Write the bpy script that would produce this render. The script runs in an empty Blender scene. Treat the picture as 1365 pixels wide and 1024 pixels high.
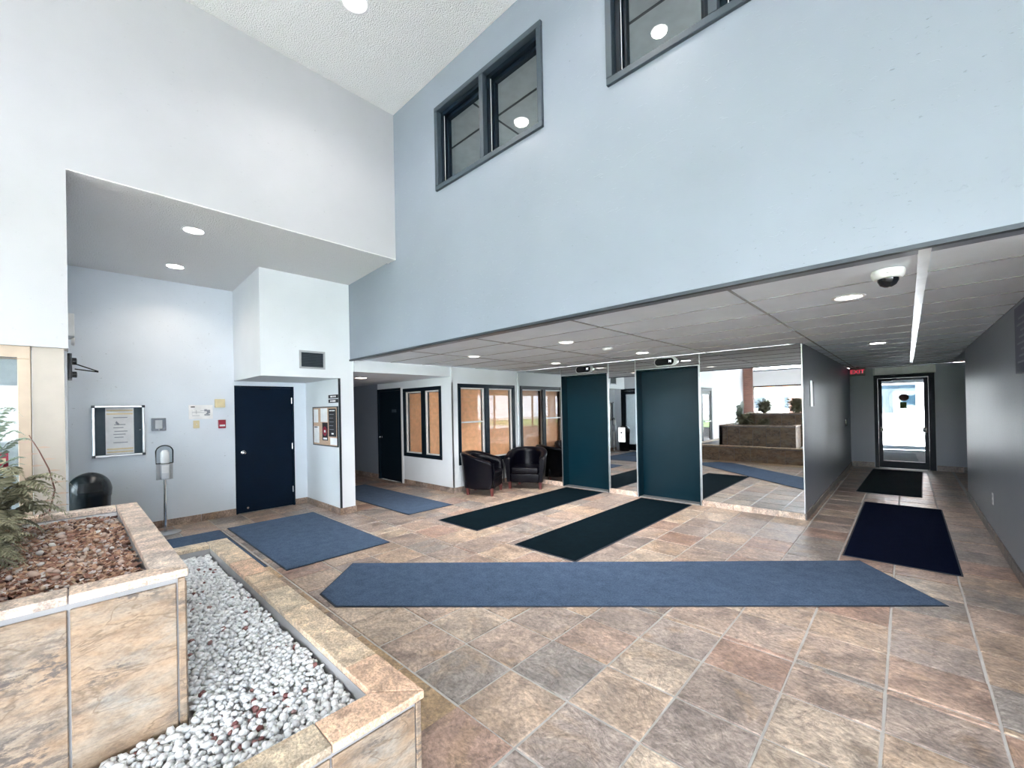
import bpy, bmesh, math, random
from mathutils import Vector, Matrix, noise

random.seed(7)
S = bpy.context.scene
COL = S.collection
PI = math.pi

# ------------------------------------------------------------------ camera
def rot(y, p, r):
    Rz = Matrix(((math.cos(y), -math.sin(y), 0), (math.sin(y), math.cos(y), 0), (0, 0, 1)))
    Rx = Matrix(((1, 0, 0), (0, math.cos(p), -math.sin(p)), (0, math.sin(p), math.cos(p))))
    B = Matrix(((1, 0, 0), (0, 0, -1), (0, 1, 0)))
    Ry = Matrix(((math.cos(r), -math.sin(r), 0), (math.sin(r), math.cos(r), 0), (0, 0, 1)))
    return Rz @ Rx @ B @ Ry

cam = bpy.data.cameras.new('camera')
cam.sensor_width = 36.0
cam.lens = 557.12 / 1365 * 36.0
cam.shift_y = 29.35 / 1365
cam.clip_start = 0.02
camo = bpy.data.objects.new('camera', cam)
COL.objects.link(camo)
camo.matrix_world = Matrix.Translation((0, 0, 1.6)) @ rot(0.7567, 0.0044, -0.0200).to_4x4()
S.camera = camo

# ------------------------------------------------------------------ world, light, exposure
W = bpy.data.worlds.new('overcast_sky')
S.world = W
W.use_nodes = True
wn = W.node_tree.nodes
bg = wn['Background']
bg.inputs[0].default_value = (0.86, 0.93, 1.0, 1)
bg.inputs[1].default_value = 12.0
vs = S.view_settings
vs.view_transform = 'Standard'
vs.look = 'None'
vs.gamma = 1.0
vs.use_curve_mapping = False
vs.exposure = 1.5
cy = S.cycles
cy.max_bounces = 12
cy.diffuse_bounces = 7
cy.glossy_bounces = 6
cy.transparent_max_bounces = 12
cy.use_denoising = True
cy.sample_clamp_indirect = 8.0
cy.caustics_reflective = False
cy.caustics_refractive = False

sl = bpy.data.lights.new('sun', 'SUN'); sl.energy = 5.0; sl.angle = math.radians(6); sl.color = (1.0, 0.98, 0.95)
so = bpy.data.objects.new('sun', sl); COL.objects.link(so)
so.rotation_euler = Vector((0.55, -0.25, -0.80)).to_track_quat('-Z', 'Y').to_euler()

def portal(name, loc, rot_e, sx, sy):
    l = bpy.data.lights.new(name, 'AREA')
    l.shape = 'RECTANGLE'; l.size = sx; l.size_y = sy
    l.cycles.is_portal = True
    o = bpy.data.objects.new(name, l)
    o.location = loc; o.rotation_euler = rot_e
    COL.objects.link(o)
portal('daylight_portal_back', (-0.4, -8.72, 2.2), (-PI/2, 0, PI), 9.6, 3.6)
portal('daylight_portal_side', (4.66, -4.0, 1.4), (0, PI/2, 0), 2.1, 8.4)

# ------------------------------------------------------------------ materials
def N(nt, t, **kw):
    n = nt.nodes.new(t)
    for k, v in kw.items():
        setattr(n, k, v)
    return n

def base(name):
    m = bpy.data.materials.new(name)
    m.use_nodes = True
    nt = m.node_tree
    return m, nt, nt.nodes['Principled BSDF'], nt.links

def pos_coord(nt, obj=False):
    if obj:
        return N(nt, 'ShaderNodeTexCoord').outputs['Object']
    return N(nt, 'ShaderNodeNewGeometry').outputs['Position']

def mat(name, col, rough=0.5, metal=0.0, var=0.06, scale=9.0, bump=0.0, bscale=60.0, spec=0.5, coat=0.0, emit=None, estr=0.0):
    """a plain surface with faint mottling and optional fine relief"""
    m, nt, b, L = base(name)
    P = pos_coord(nt)
    n = N(nt, 'ShaderNodeTexNoise'); n.inputs['Scale'].default_value = scale; n.inputs['Detail'].default_value = 5
    L.new(P, n.inputs['Vector'])
    r = N(nt, 'ShaderNodeValToRGB')
    c0 = [max(0, c * (1 - var)) for c in col]; c1 = [min(1, c * (1 + var)) for c in col]
    r.color_ramp.elements[0].position = 0.35; r.color_ramp.elements[0].color = (*c0, 1)
    r.color_ramp.elements[1].position = 0.65; r.color_ramp.elements[1].color = (*c1, 1)
    L.new(n.outputs['Fac'], r.inputs['Fac']); L.new(r.outputs['Color'], b.inputs['Base Color'])
    b.inputs['Roughness'].default_value = rough; b.inputs['Metallic'].default_value = metal
    b.inputs['Specular IOR Level'].default_value = spec
    b.inputs['Coat Weight'].default_value = coat
    if emit:
        b.inputs['Emission Color'].default_value = (*emit, 1); b.inputs['Emission Strength'].default_value = estr
    if bump > 0:
        n2 = N(nt, 'ShaderNodeTexNoise'); n2.inputs['Scale'].default_value = bscale; n2.inputs['Detail'].default_value = 4
        L.new(P, n2.inputs['Vector'])
        bp = N(nt, 'ShaderNodeBump'); bp.inputs['Strength'].default_value = bump; bp.inputs['Distance'].default_value = 0.01
        L.new(n2.outputs['Fac'], bp.inputs['Height']); L.new(bp.outputs['Normal'], b.inputs['Normal'])
    return m

def wall_mat(name, col, rough=0.55, knock=0.35):
    """painted wall with a worn knock-down texture"""
    m, nt, b, L = base(name)
    P = pos_coord(nt)
    n = N(nt, 'ShaderNodeTexNoise'); n.inputs['Scale'].default_value = 1.3; n.inputs['Detail'].default_value = 6
    L.new(P, n.inputs['Vector'])
    r = N(nt, 'ShaderNodeValToRGB')
    r.color_ramp.elements[0].color = (*[c * 0.95 for c in col], 1); r.color_ramp.elements[0].position = 0.3
    r.color_ramp.elements[1].color = (*[min(1, c * 1.04) for c in col], 1); r.color_ramp.elements[1].position = 0.7
    L.new(n.outputs['Fac'], r.inputs['Fac']); L.new(r.outputs['Color'], b.inputs['Base Color'])
    b.inputs['Roughness'].default_value = rough
    # relief: sparse flat smears
    mp = N(nt, 'ShaderNodeMapping'); mp.inputs['Scale'].default_value = (1, 1, 2.2)
    L.new(P, mp.inputs['Vector'])
    n2 = N(nt, 'ShaderNodeTexNoise'); n2.inputs['Scale'].default_value = 15; n2.inputs['Detail'].default_value = 3; n2.inputs['Distortion'].default_value = 1.2
    L.new(mp.outputs['Vector'], n2.inputs['Vector'])
    r2 = N(nt, 'ShaderNodeValToRGB'); r2.color_ramp.elements[0].position = 0.665; r2.color_ramp.elements[1].position = 0.685
    L.new(n2.outputs['Fac'], r2.inputs['Fac'])
    lo = N(nt, 'ShaderNodeTexNoise'); lo.inputs['Scale'].default_value = 1.1; lo.inputs['Detail'].default_value = 2; L.new(P, lo.inputs['Vector'])
    lr = N(nt, 'ShaderNodeValToRGB'); lr.color_ramp.elements[0].position = 0.42; lr.color_ramp.elements[1].position = 0.6; L.new(lo.outputs['Fac'], lr.inputs['Fac'])
    sp = N(nt, 'ShaderNodeTexNoise'); sp.inputs['Scale'].default_value = 22; sp.inputs['Detail'].default_value = 5; sp.inputs['Roughness'].default_value = 0.65; L.new(mp.outputs['Vector'], sp.inputs['Vector'])
    sr = N(nt, 'ShaderNodeValToRGB'); sr.color_ramp.elements[0].position = 0.655; sr.color_ramp.elements[1].position = 0.69; L.new(sp.outputs['Fac'], sr.inputs['Fac'])
    sm_ = N(nt, 'ShaderNodeMath', operation='MULTIPLY'); L.new(lr.outputs['Color'], sm_.inputs[0]); L.new(sr.outputs['Color'], sm_.inputs[1])
    sk = N(nt, 'ShaderNodeMath', operation='MULTIPLY'); sk.inputs[1].default_value = min(1.0, knock * 2.4); L.new(sm_.outputs[0], sk.inputs[0])
    wx = N(nt, 'ShaderNodeMix', data_type='RGBA'); wx.inputs['B'].default_value = (*[c * 0.62 for c in col], 1)
    L.new(sk.outputs[0], wx.inputs['Factor']); L.new(r.outputs['Color'], wx.inputs['A']); L.new(wx.outputs['Result'], b.inputs['Base Color'])
    bp = N(nt, 'ShaderNodeBump'); bp.inputs['Strength'].default_value = knock; bp.inputs['Distance'].default_value = 0.006
    L.new(r2.outputs['Color'], bp.inputs['Height'])
    n3 = N(nt, 'ShaderNodeTexNoise'); n3.inputs['Scale'].default_value = 120
    L.new(P, n3.inputs['Vector'])
    bp2 = N(nt, 'ShaderNodeBump'); bp2.inputs['Strength'].default_value = 0.08; bp2.inputs['Distance'].default_value = 0.004
    L.new(n3.outputs['Fac'], bp2.inputs['Height']); L.new(bp.outputs['Normal'], bp2.inputs['Normal'])
    L.new(bp2.outputs['Normal'], b.inputs['Normal'])
    return m

def popcorn_mat(name, col):
    m, nt, b, L = base(name)
    P = pos_coord(nt)
    v = N(nt, 'ShaderNodeTexVoronoi'); v.inputs['Scale'].default_value = 70
    L.new(P, v.inputs['Vector'])
    n = N(nt, 'ShaderNodeTexNoise'); n.inputs['Scale'].default_value = 110; n.inputs['Detail'].default_value = 4
    L.new(P, n.inputs['Vector'])
    a = N(nt, 'ShaderNodeMath', operation='SUBTRACT'); L.new(n.outputs['Fac'], a.inputs[0]); L.new(v.outputs['Distance'], a.inputs[1])
    bp = N(nt, 'ShaderNodeBump'); bp.inputs['Strength'].default_value = 0.75; bp.inputs['Distance'].default_value = 0.012
    L.new(a.outputs[0], bp.inputs['Height']); L.new(bp.outputs['Normal'], b.inputs['Normal'])
    b.inputs['Base Color'].default_value = (*col, 1); b.inputs['Roughness'].default_value = 0.9
    return m

def slate_mat(name, ramp, rough=(0.22, 0.5), bump=0.9, veins=(0.13, 0.10, 0.09), tint=1.0, vscale=1.0):
    """natural cleft slate: every piece takes its own tone from its 'rnd' attribute"""
    m, nt, b, L = base(name)
    P = pos_coord(nt)
    at = N(nt, 'ShaderNodeAttribute'); at.attribute_name = 'rnd'
    sc = N(nt, 'ShaderNodeVectorMath', operation='SCALE'); sc.inputs['Scale'].default_value = 37.0
    cb = N(nt, 'ShaderNodeCombineXYZ')
    for i in range(3):
        L.new(at.outputs['Fac'], cb.inputs[i])
    L.new(cb.outputs[0], sc.inputs[0])
    ad = N(nt, 'ShaderNodeVectorMath', operation='ADD'); L.new(P, ad.inputs[0]); L.new(sc.outputs[0], ad.inputs[1])
    V = ad.outputs[0]
    r = N(nt, 'ShaderNodeValToRGB'); r.color_ramp.interpolation = 'CONSTANT'
    els = r.color_ramp.elements
    for i, c in enumerate(ramp):
        e = els[i] if i < 2 else els.new(i / len(ramp))
        e.position = i / len(ramp); e.color = (*c, 1)
    L.new(at.outputs['Fac'], r.inputs['Fac'])
    # big soft clouds mix towards a second tone
    n1 = N(nt, 'ShaderNodeTexNoise'); n1.inputs['Scale'].default_value = 4.5 * vscale; n1.inputs['Detail'].default_value = 8; n1.inputs['Roughness'].default_value = 0.62; n1.inputs['Distortion'].default_value = 0.8
    L.new(V, n1.inputs['Vector'])
    c1 = N(nt, 'ShaderNodeValToRGB'); c1.color_ramp.elements[0].position = 0.33; c1.color_ramp.elements[1].position = 0.68
    c1.color_ramp.elements[0].color = (0.52, 0.50, 0.50, 1); c1.color_ramp.elements[1].color = (1.34, 1.30, 1.25, 1)
    L.new(n1.outputs['Fac'], c1.inputs['Fac'])
    mx = N(nt, 'ShaderNodeMix', data_type='RGBA', blend_type='MULTIPLY'); mx.inputs['Factor'].default_value = tint
    L.new(r.outputs['Color'], mx.inputs['A']); L.new(c1.outputs['Color'], mx.inputs['B'])
    # rust / grey patches
    n2 = N(nt, 'ShaderNodeTexNoise'); n2.inputs['Scale'].default_value = 2.6 * vscale; n2.inputs['Detail'].default_value = 5; n2.inputs['Distortion'].default_value = 1.5
    L.new(V, n2.inputs['Vector'])
    c2 = N(nt, 'ShaderNodeValToRGB'); c2.color_ramp.elements[0].position = 0.55; c2.color_ramp.elements[1].position = 0.72
    c2.color_ramp.elements[0].color = (0, 0, 0, 1); c2.color_ramp.elements[1].color = (0.55, 0.55, 0.55, 1)
    L.new(n2.outputs['Fac'], c2.inputs['Fac'])
    mx2 = N(nt, 'ShaderNodeMix', data_type='RGBA'); mx2.inputs['B'].default_value = (0.40, 0.27, 0.16, 1)
    L.new(c2.outputs['Color'], mx2.inputs['Factor']); L.new(mx.outputs['Result'], mx2.inputs['A'])
    # thin cleft lines
    w = N(nt, 'ShaderNodeTexNoise'); w.inputs['Scale'].default_value = 4.2 * vscale; w.inputs['Detail'].default_value = 9; w.inputs['Roughness'].default_value = 0.6; w.inputs['Distortion'].default_value = 0.9
    L.new(V, w.inputs['Vector'])
    ab = N(nt, 'ShaderNodeMath', operation='SUBTRACT'); ab.inputs[1].default_value = 0.5; L.new(w.outputs['Fac'], ab.inputs[0])
    ab2 = N(nt, 'ShaderNodeMath', operation='ABSOLUTE'); L.new(ab.outputs[0], ab2.inputs[0])
    c3 = N(nt, 'ShaderNodeValToRGB'); c3.color_ramp.elements[0].position = 0.0; c3.color_ramp.elements[1].position = 0.018
    c3.color_ramp.elements[0].color = (0.5, 0.5, 0.5, 1); c3.color_ramp.elements[1].color = (0, 0, 0, 1)
    L.new(ab2.outputs[0], c3.inputs['Fac'])
    mx3 = N(nt, 'ShaderNodeMix', data_type='RGBA'); mx3.inputs['B'].default_value = (*veins, 1)
    L.new(c3.outputs['Color'], mx3.inputs['Factor']); L.new(mx2.outputs['Result'], mx3.inputs['A'])
    mg = N(nt, 'ShaderNodeMapping'); mg.inputs['Rotation'].default_value = (0, 0, 0.6); mg.inputs['Scale'].default_value = (1.0, 1.35, 1.35)
    L.new(V, mg.inputs['Vector'])
    ng = N(nt, 'ShaderNodeTexNoise'); ng.inputs['Scale'].default_value = 34 * vscale; ng.inputs['Detail'].default_value = 8; ng.inputs['Roughness'].default_value = 0.7
    L.new(mg.outputs[0], ng.inputs['Vector'])
    cg = N(nt, 'ShaderNodeValToRGB'); cg.color_ramp.elements[0].position = 0.36; cg.color_ramp.elements[1].position = 0.64
    cg.color_ramp.elements[0].color = (0.60, 0.58, 0.58, 1); cg.color_ramp.elements[1].color = (1.38, 1.36, 1.34, 1)
    L.new(ng.outputs['Fac'], cg.inputs['Fac'])
    mx4 = N(nt, 'ShaderNodeMix', data_type='RGBA', blend_type='MULTIPLY'); mx4.inputs['Factor'].default_value = 1.0
    L.new(mx3.outputs['Result'], mx4.inputs['A']); L.new(cg.outputs['Color'], mx4.inputs['B'])
    L.new(mx4.outputs['Result'], b.inputs['Base Color'])
    # roughness + relief
    mr = N(nt, 'ShaderNodeMapRange'); mr.inputs['To Min'].default_value = rough[0]; mr.inputs['To Max'].default_value = rough[1]
    L.new(n1.outputs['Fac'], mr.inputs['Value']); L.new(mr.outputs['Result'], b.inputs['Roughness'])
    st = N(nt, 'ShaderNodeValToRGB'); st.color_ramp.interpolation = 'EASE'
    for k, p in enumerate((0.3, 0.42, 0.5, 0.6, 0.72)):
        e = st.color_ramp.elements[k] if k < 2 else st.color_ramp.elements.new(p)
        e.position = p; e.color = (k / 4,) * 3 + (1,)
    L.new(w.outputs['Fac'], st.inputs['Fac'])
    n4 = N(nt, 'ShaderNodeTexNoise'); n4.inputs['Scale'].default_value = 26 * vscale; n4.inputs['Detail'].default_value = 7
    L.new(V, n4.inputs['Vector'])
    mm = N(nt, 'ShaderNodeMath', operation='MULTIPLY_ADD'); mm.inputs[1].default_value = 0.55
    L.new(n4.outputs['Fac'], mm.inputs[0]); L.new(st.outputs['Color'], mm.inputs[2])
    bp = N(nt, 'ShaderNodeBump'); bp.inputs['Strength'].default_value = bump; bp.inputs['Distance'].default_value = 0.008
    L.new(mm.outputs[0], bp.inputs['Height']); L.new(bp.outputs['Normal'], b.inputs['Normal'])
    b.inputs['Specular IOR Level'].default_value = 0.6
    return m

def bedded_mat(name):
    """pale buff slate with bedding lines, grey clouds and black mineral spots"""
    m, nt, b, L = base(name)
    P = pos_coord(nt)
    at = N(nt, 'ShaderNodeAttribute'); at.attribute_name = 'rnd'
    cb = N(nt, 'ShaderNodeCombineXYZ')
    mk = N(nt, 'ShaderNodeMath', operation='MULTIPLY'); mk.inputs[1].default_value = 23.0; L.new(at.outputs['Fac'], mk.inputs[0])
    for i in range(3): L.new(mk.outputs[0], cb.inputs[i])
    ad = N(nt, 'ShaderNodeVectorMath', operation='ADD'); L.new(P, ad.inputs[0]); L.new(cb.outputs[0], ad.inputs[1])
    mp = N(nt, 'ShaderNodeMapping'); mp.inputs['Rotation'].default_value = (0.35, 0.35, 0); mp.inputs['Scale'].default_value = (1.0, 1.0, 2.4)
    L.new(ad.outputs[0], mp.inputs['Vector']); V = mp.outputs[0]
    def noi(sc, det, rough=0.55, dist=0.0, vec=None):
        n = N(nt, 'ShaderNodeTexNoise'); n.inputs['Scale'].default_value = sc; n.inputs['Detail'].default_value = det
        n.inputs['Roughness'].default_value = rough; n.inputs['Distortion'].default_value = dist
        L.new(vec or V, n.inputs['Vector']); return n.outputs['Fac']
    def ramp(src, *st):
        r = N(nt, 'ShaderNodeValToRGB')
        for k, (p, c) in enumerate(st):
            e = r.color_ramp.elements[k] if k < 2 else r.color_ramp.elements.new(p)
            e.position = p; e.color = (*c, 1)
        L.new(src, r.inputs['Fac']); return r.outputs['Color']
    def mix(a, bb, f, mode='MIX'):
        x = N(nt, 'ShaderNodeMix', data_type='RGBA', blend_type=mode)
        for sk, v in (('A', a), ('B', bb), ('Factor', f)):
            if isinstance(v, (tuple, float)): x.inputs[sk].default_value = v
            else: L.new(v, x.inputs[sk])
        return x.outputs['Result']
    cloud = noi(3.2, 6, 0.6, 0.6)
    col = ramp(cloud, (0.30, (0.27, 0.25, 0.22)), (0.45, (0.31, 0.245, 0.185)), (0.58, (0.32, 0.225, 0.15)), (0.75, (0.34, 0.28, 0.22)))
    bed = noi(7.0, 9, 0.62, 0.5)
    col = mix(col, ramp(bed, (0.35, (0.72, 0.68, 0.65)), (0.5, (1.0, 1.0, 1.0)), (0.68, (1.22, 1.2, 1.18))), 1.0, 'MULTIPLY')
    ln = N(nt, 'ShaderNodeMath', operation='SUBTRACT'); ln.inputs[1].default_value = 0.5; L.new(noi(2.4, 5, 0.5, 0.7), ln.inputs[0])
    la = N(nt, 'ShaderNodeMath', operation='ABSOLUTE'); L.new(ln.outputs[0], la.inputs[0])
    lf = ramp(la.outputs[0], (0.0, (0.75, 0.75, 0.75)), (0.012, (0, 0, 0)))
    col = mix(col, (0.17, 0.12, 0.08, 1), lf)
    area = ramp(noi(2.6, 2, 0.5, 0.2), (0.47, (0, 0, 0)), (0.60, (1, 1, 1)))
    spots = ramp(noi(22, 8, 0.72), (0.47, (0, 0, 0)), (0.56, (0.9, 0.9, 0.9)))
    df = mix((0.0, 0.0, 0.0, 1), spots, area)
    col = mix(col, (0.10, 0.085, 0.08, 1), df)
    col = mix(col, ramp(noi(55, 8, 0.7), (0.36, (0.82, 0.81, 0.80)), (0.64, (1.18, 1.17, 1.16))), 1.0, 'MULTIPLY')
    L.new(col, b.inputs['Base Color'])
    b.inputs['Roughness'].default_value = 0.6
    st = N(nt, 'ShaderNodeMath', operation='ADD'); L.new(bed, st.inputs[0]); L.new(noi(2.4, 5, 0.5, 0.7), st.inputs[1])
    bp = N(nt, 'ShaderNodeBump'); bp.inputs['Strength'].default_value = 0.5; bp.inputs['Distance'].default_value = 0.012
    L.new(st.outputs[0], bp.inputs['Height']); L.new(bp.outputs['Normal'], b.inputs['Normal'])
    return m

def carpet_mat(name, c0, c1, scale=9.0, sheen=0.05):
    m, nt, b, L = base(name)
    P = pos_coord(nt)
    n = N(nt, 'ShaderNodeTexNoise'); n.inputs['Scale'].default_value = 420; n.inputs['Detail'].default_value = 3
    n1 = N(nt, 'ShaderNodeTexNoise'); n1.inputs['Scale'].default_value = scale; n1.inputs['Detail'].default_value = 8; n1.inputs['Roughness'].default_value = 0.75
    n3 = N(nt, 'ShaderNodeTexNoise'); n3.inputs['Scale'].default_value = 75; n3.inputs['Detail'].default_value = 5
    for q in (n, n1, n3):
        L.new(P, q.inputs['Vector'])
    a = N(nt, 'ShaderNodeMath', operation='ADD'); L.new(n1.outputs['Fac'], a.inputs[0]); L.new(n3.outputs['Fac'], a.inputs[1])
    r = N(nt, 'ShaderNodeValToRGB'); r.color_ramp.elements[0].position = 0.36; r.color_ramp.elements[1].position = 0.64
    h = N(nt, 'ShaderNodeMath', operation='MULTIPLY'); h.inputs[1].default_value = 0.5; L.new(a.outputs[0], h.inputs[0])
    r.color_ramp.elements[0].color = (*c0, 1); r.color_ramp.elements[1].color = (*c1, 1)
    L.new(h.outputs[0], r.inputs['Fac']); L.new(r.outputs['Color'], b.inputs['Base Color'])
    b.inputs['Roughness'].default_value = 1.0; b.inputs['Specular IOR Level'].default_value = 0.04
    b.inputs['Sheen Weight'].default_value = sheen
    bp = N(nt, 'ShaderNodeBump'); bp.inputs['Strength'].default_value = 0.6; bp.inputs['Distance'].default_value = 0.004
    L.new(n.outputs['Fac'], bp.inputs['Height']); L.new(bp.outputs['Normal'], b.inputs['Normal'])
    return m

def rnd_mat(name, ramp, rough=0.7, bump=0.2, bscale=60):
    """loose pieces: colour by each piece's 'rnd' attribute"""
    m, nt, b, L = base(name)
    at = N(nt, 'ShaderNodeAttribute'); at.attribute_name = 'rnd'
    r = N(nt, 'ShaderNodeValToRGB')
    els = r.color_ramp.elements
    for i, (p, c) in enumerate(ramp):
        e = els[i] if i < 2 else els.new(p)
        e.position = p; e.color = (*c, 1)
    L.new(at.outputs['Fac'], r.inputs['Fac'])
    P = pos_coord(nt)
    n = N(nt, 'ShaderNodeTexNoise'); n.inputs['Scale'].default_value = bscale; n.inputs['Detail'].default_value = 4; L.new(P, n.inputs['Vector'])
    c1 = N(nt, 'ShaderNodeValToRGB'); c1.color_ramp.elements[0].color = (0.8, 0.8, 0.8, 1); c1.color_ramp.elements[1].color = (1.15, 1.15, 1.15, 1)
    L.new(n.outputs['Fac'], c1.inputs['Fac'])
    mx = N(nt, 'ShaderNodeMix', data_type='RGBA', blend_type='MULTIPLY'); mx.inputs['Factor'].default_value = 1
    L.new(r.outputs['Color'], mx.inputs['A']); L.new(c1.outputs['Color'], mx.inputs['B']); L.new(mx.outputs['Result'], b.inputs['Base Color'])
    bp = N(nt, 'ShaderNodeBump'); bp.inputs['Strength'].default_value = bump; bp.inputs['Distance'].default_value = 0.004
    L.new(n.outputs['Fac'], bp.inputs['Height']); L.new(bp.outputs['Normal'], b.inputs['Normal'])
    b.inputs['Roughness'].default_value = rough
    return m

def glass_mat(name, tint=(1, 1, 1), ior=1.5, rough=0.0):
    m = bpy.data.materials.new(name); m.use_nodes = True
    nt = m.node_tree; nt.nodes.remove(nt.nodes['Principled BSDF']); L = nt.links
    out = nt.nodes['Material Output']
    t = N(nt, 'ShaderNodeBsdfTransparent'); t.inputs[0].default_value = (*tint, 1)
    g = N(nt, 'ShaderNodeBsdfGlossy'); g.inputs['Roughness'].default_value = rough
    f = N(nt, 'ShaderNodeFresnel'); f.inputs['IOR'].default_value = ior
    mx = N(nt, 'ShaderNodeMixShader')
    ge = N(nt, 'ShaderNodeNewGeometry')
    inv = N(nt, 'ShaderNodeMath', operation='SUBTRACT'); inv.inputs[0].default_value = 1.0; L.new(ge.outputs['Backfacing'], inv.inputs[1])
    mu = N(nt, 'ShaderNodeMath', operation='MULTIPLY'); L.new(f.outputs[0], mu.inputs[0]); L.new(inv.outputs[0], mu.inputs[1])
    L.new(mu.outputs[0], mx.inputs[0]); L.new(t.outputs[0], mx.inputs[1]); L.new(g.outputs[0], mx.inputs[2]); L.new(mx.outputs[0], out.inputs[0])
    return m

def brick_mat(name):
    m, nt, b, L = base(name)
    P = pos_coord(nt)
    mp = N(nt, 'ShaderNodeMapping'); mp.inputs['Rotation'].default_value = (PI / 2, 0, 0); L.new(P, mp.inputs['Vector'])
    br = N(nt, 'ShaderNodeTexBrick'); br.inputs['Scale'].default_value = 4.5
    br.inputs['Color1'].default_value = (0.20, 0.085, 0.06, 1); br.inputs['Color2'].default_value = (0.30, 0.13, 0.09, 1); br.inputs['Mortar'].default_value = (0.35, 0.32, 0.3, 1)
    L.new(mp.outputs[0], br.inputs['Vector']); L.new(br.outputs['Color'], b.inputs['Base Color'])
    b.inputs['Roughness'].default_value = 0.85
    return m

M = {}
M['wall'] = wall_mat('pale_blue_grey_paint', (0.74, 0.80, 0.86))
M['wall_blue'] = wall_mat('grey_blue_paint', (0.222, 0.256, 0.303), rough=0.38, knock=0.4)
M['wall_lobby'] = wall_mat('soft_grey_paint', (0.445, 0.45, 0.468), knock=0.15)
M['wall_pale'] = wall_mat('near_white_paint', (0.76, 0.80, 0.83), knock=0.15)
M['wall_white'] = wall_mat('off_white_paint', (0.80, 0.815, 0.82), knock=0.12)
M['popcorn'] = popcorn_mat('popcorn_plaster', (0.78, 0.785, 0.785))
M['panel'] = mat('ceiling_panel_board', (0.83, 0.90, 0.97), rough=0.85, var=0.03, scale=3, bump=0.15, bscale=160)
M['tbar'] = mat('grey_ceiling_tee', (0.30, 0.31, 0.33), rough=0.45, metal=0.3)
M['tbar_white'] = mat('white_ceiling_tee', (0.75, 0.77, 0.78), rough=0.3, metal=0.2)
M['dark_trim'] = mat('dark_steel_trim', (0.035, 0.045, 0.055), rough=0.4, metal=0.3)
SL = [tuple(1.08 * (0.74 * v + 0.26 * sum(c) / 3) for v in c) for c in [(0.37, 0.25, 0.19), (0.31, 0.245, 0.21), (0.42, 0.31, 0.225), (0.33, 0.27, 0.24), (0.45, 0.36, 0.275), (0.35, 0.22, 0.165), (0.26, 0.235, 0.22), (0.40, 0.30, 0.24)]]
M['slate'] = slate_mat('multicolour_slate', SL)
M['slate_warm'] = slate_mat('ochre_slate', [(0.42, 0.30, 0.18), (0.36, 0.27, 0.20), (0.47, 0.34, 0.20), (0.34, 0.27, 0.21)])
M['slate_light'] = bedded_mat('pale_cleft_slate')
M['slate_cap'] = slate_mat('pink_buff_slate', [(0.72, 0.60, 0.52), (0.70, 0.61, 0.54), (0.74, 0.60, 0.50), (0.68, 0.58, 0.50)], rough=(0.4, 0.65), veins=(0.30, 0.22, 0.17), bump=0.4, vscale=2.2)
M['slate_rim'] = slate_mat('buff_rim_slate', [(0.62, 0.50, 0.37), (0.68, 0.56, 0.42), (0.68, 0.48, 0.35), (0.60, 0.52, 0.40)], rough=(0.4, 0.65), veins=(0.28, 0.2, 0.13), bump=0.4, vscale=2.2)
M['slate_dark'] = slate_mat('dark_slate', [(0.13, 0.12, 0.115), (0.16, 0.14, 0.13), (0.11, 0.11, 0.11), (0.15, 0.125, 0.11)])
M['slate_base'] = slate_mat('brown_base_slate', [(0.33, 0.25, 0.20), (0.38, 0.30, 0.25), (0.30, 0.25, 0.22), (0.36, 0.27, 0.22)])
M['mortar'] = mat('planter_mortar', (0.34, 0.34, 0.35), rough=0.9, bump=0.3, bscale=200)
M['grout'] = mat('grey_grout', (0.50, 0.49, 0.48), rough=0.9, bump=0.3, bscale=200)
M['blue_carpet'] = carpet_mat('blue_grey_ribbed_carpet', (0.033, 0.060, 0.108), (0.080, 0.125, 0.205))
M['teal_carpet'] = carpet_mat('dark_teal_carpet', (0.0008, 0.004, 0.007), (0.003, 0.010, 0.015), sheen=0.0)
M['navy_carpet'] = carpet_mat('dark_navy_carpet', (0.001, 0.003, 0.014), (0.003, 0.006, 0.022), sheen=0.0)
M['mat_edge'] = mat('rubber_mat_border', (0.012, 0.022, 0.04), rough=0.7)
M['navy_paint'] = mat('navy_door_paint', (0.001, 0.009, 0.023), spec=0.12, rough=0.5, var=0.1, scale=3)
M['teal_door'] = mat('teal_elevator_enamel', (0.0005, 0.014, 0.023), rough=0.3, spec=0.25, var=0.08, scale=2)
M['black_frame'] = mat('black_window_frame', (0.003, 0.009, 0.016), rough=0.45, spec=0.2)
M['charcoal_frame'] = mat('charcoal_window_frame', (0.040, 0.058, 0.075), rough=0.45)
M['steel'] = mat('brushed_steel', (0.62, 0.64, 0.66), rough=0.3, metal=0.9)
M['sill_steel'] = mat('worn_sill_metal', (0.32, 0.33, 0.33), rough=0.45, metal=0.6)
M['chrome'] = mat('polished_chrome', (0.8, 0.81, 0.82), rough=0.12, metal=1.0)
M['white_plastic'] = mat('white_plastic', (0.80, 0.81, 0.81), rough=0.4)
M['grey_plastic'] = mat('grey_plastic', (0.42, 0.44, 0.46), rough=0.35)
M['cream_plastic'] = mat('cream_plastic', (0.72, 0.62, 0.38), rough=0.45)
M['red_plastic'] = mat('dark_red_plastic', (0.30, 0.012, 0.035), rough=0.35)
M['black_plastic'] = mat('black_plastic', (0.008, 0.013, 0.017), rough=0.25)
M['black_rubber'] = mat('black_rubber', (0.012, 0.014, 0.017), rough=0.7)
M['paper'] = mat('white_paper', (0.86, 0.86, 0.86), rough=0.8)
M['paper_yellow'] = mat('pale_yellow_paper', (0.80, 0.66, 0.40), rough=0.8)
M['ink'] = mat('grey_print', (0.28, 0.30, 0.34), rough=0.8)
M['ink_black'] = mat('black_print', (0.015, 0.016, 0.022), rough=0.6)
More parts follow.
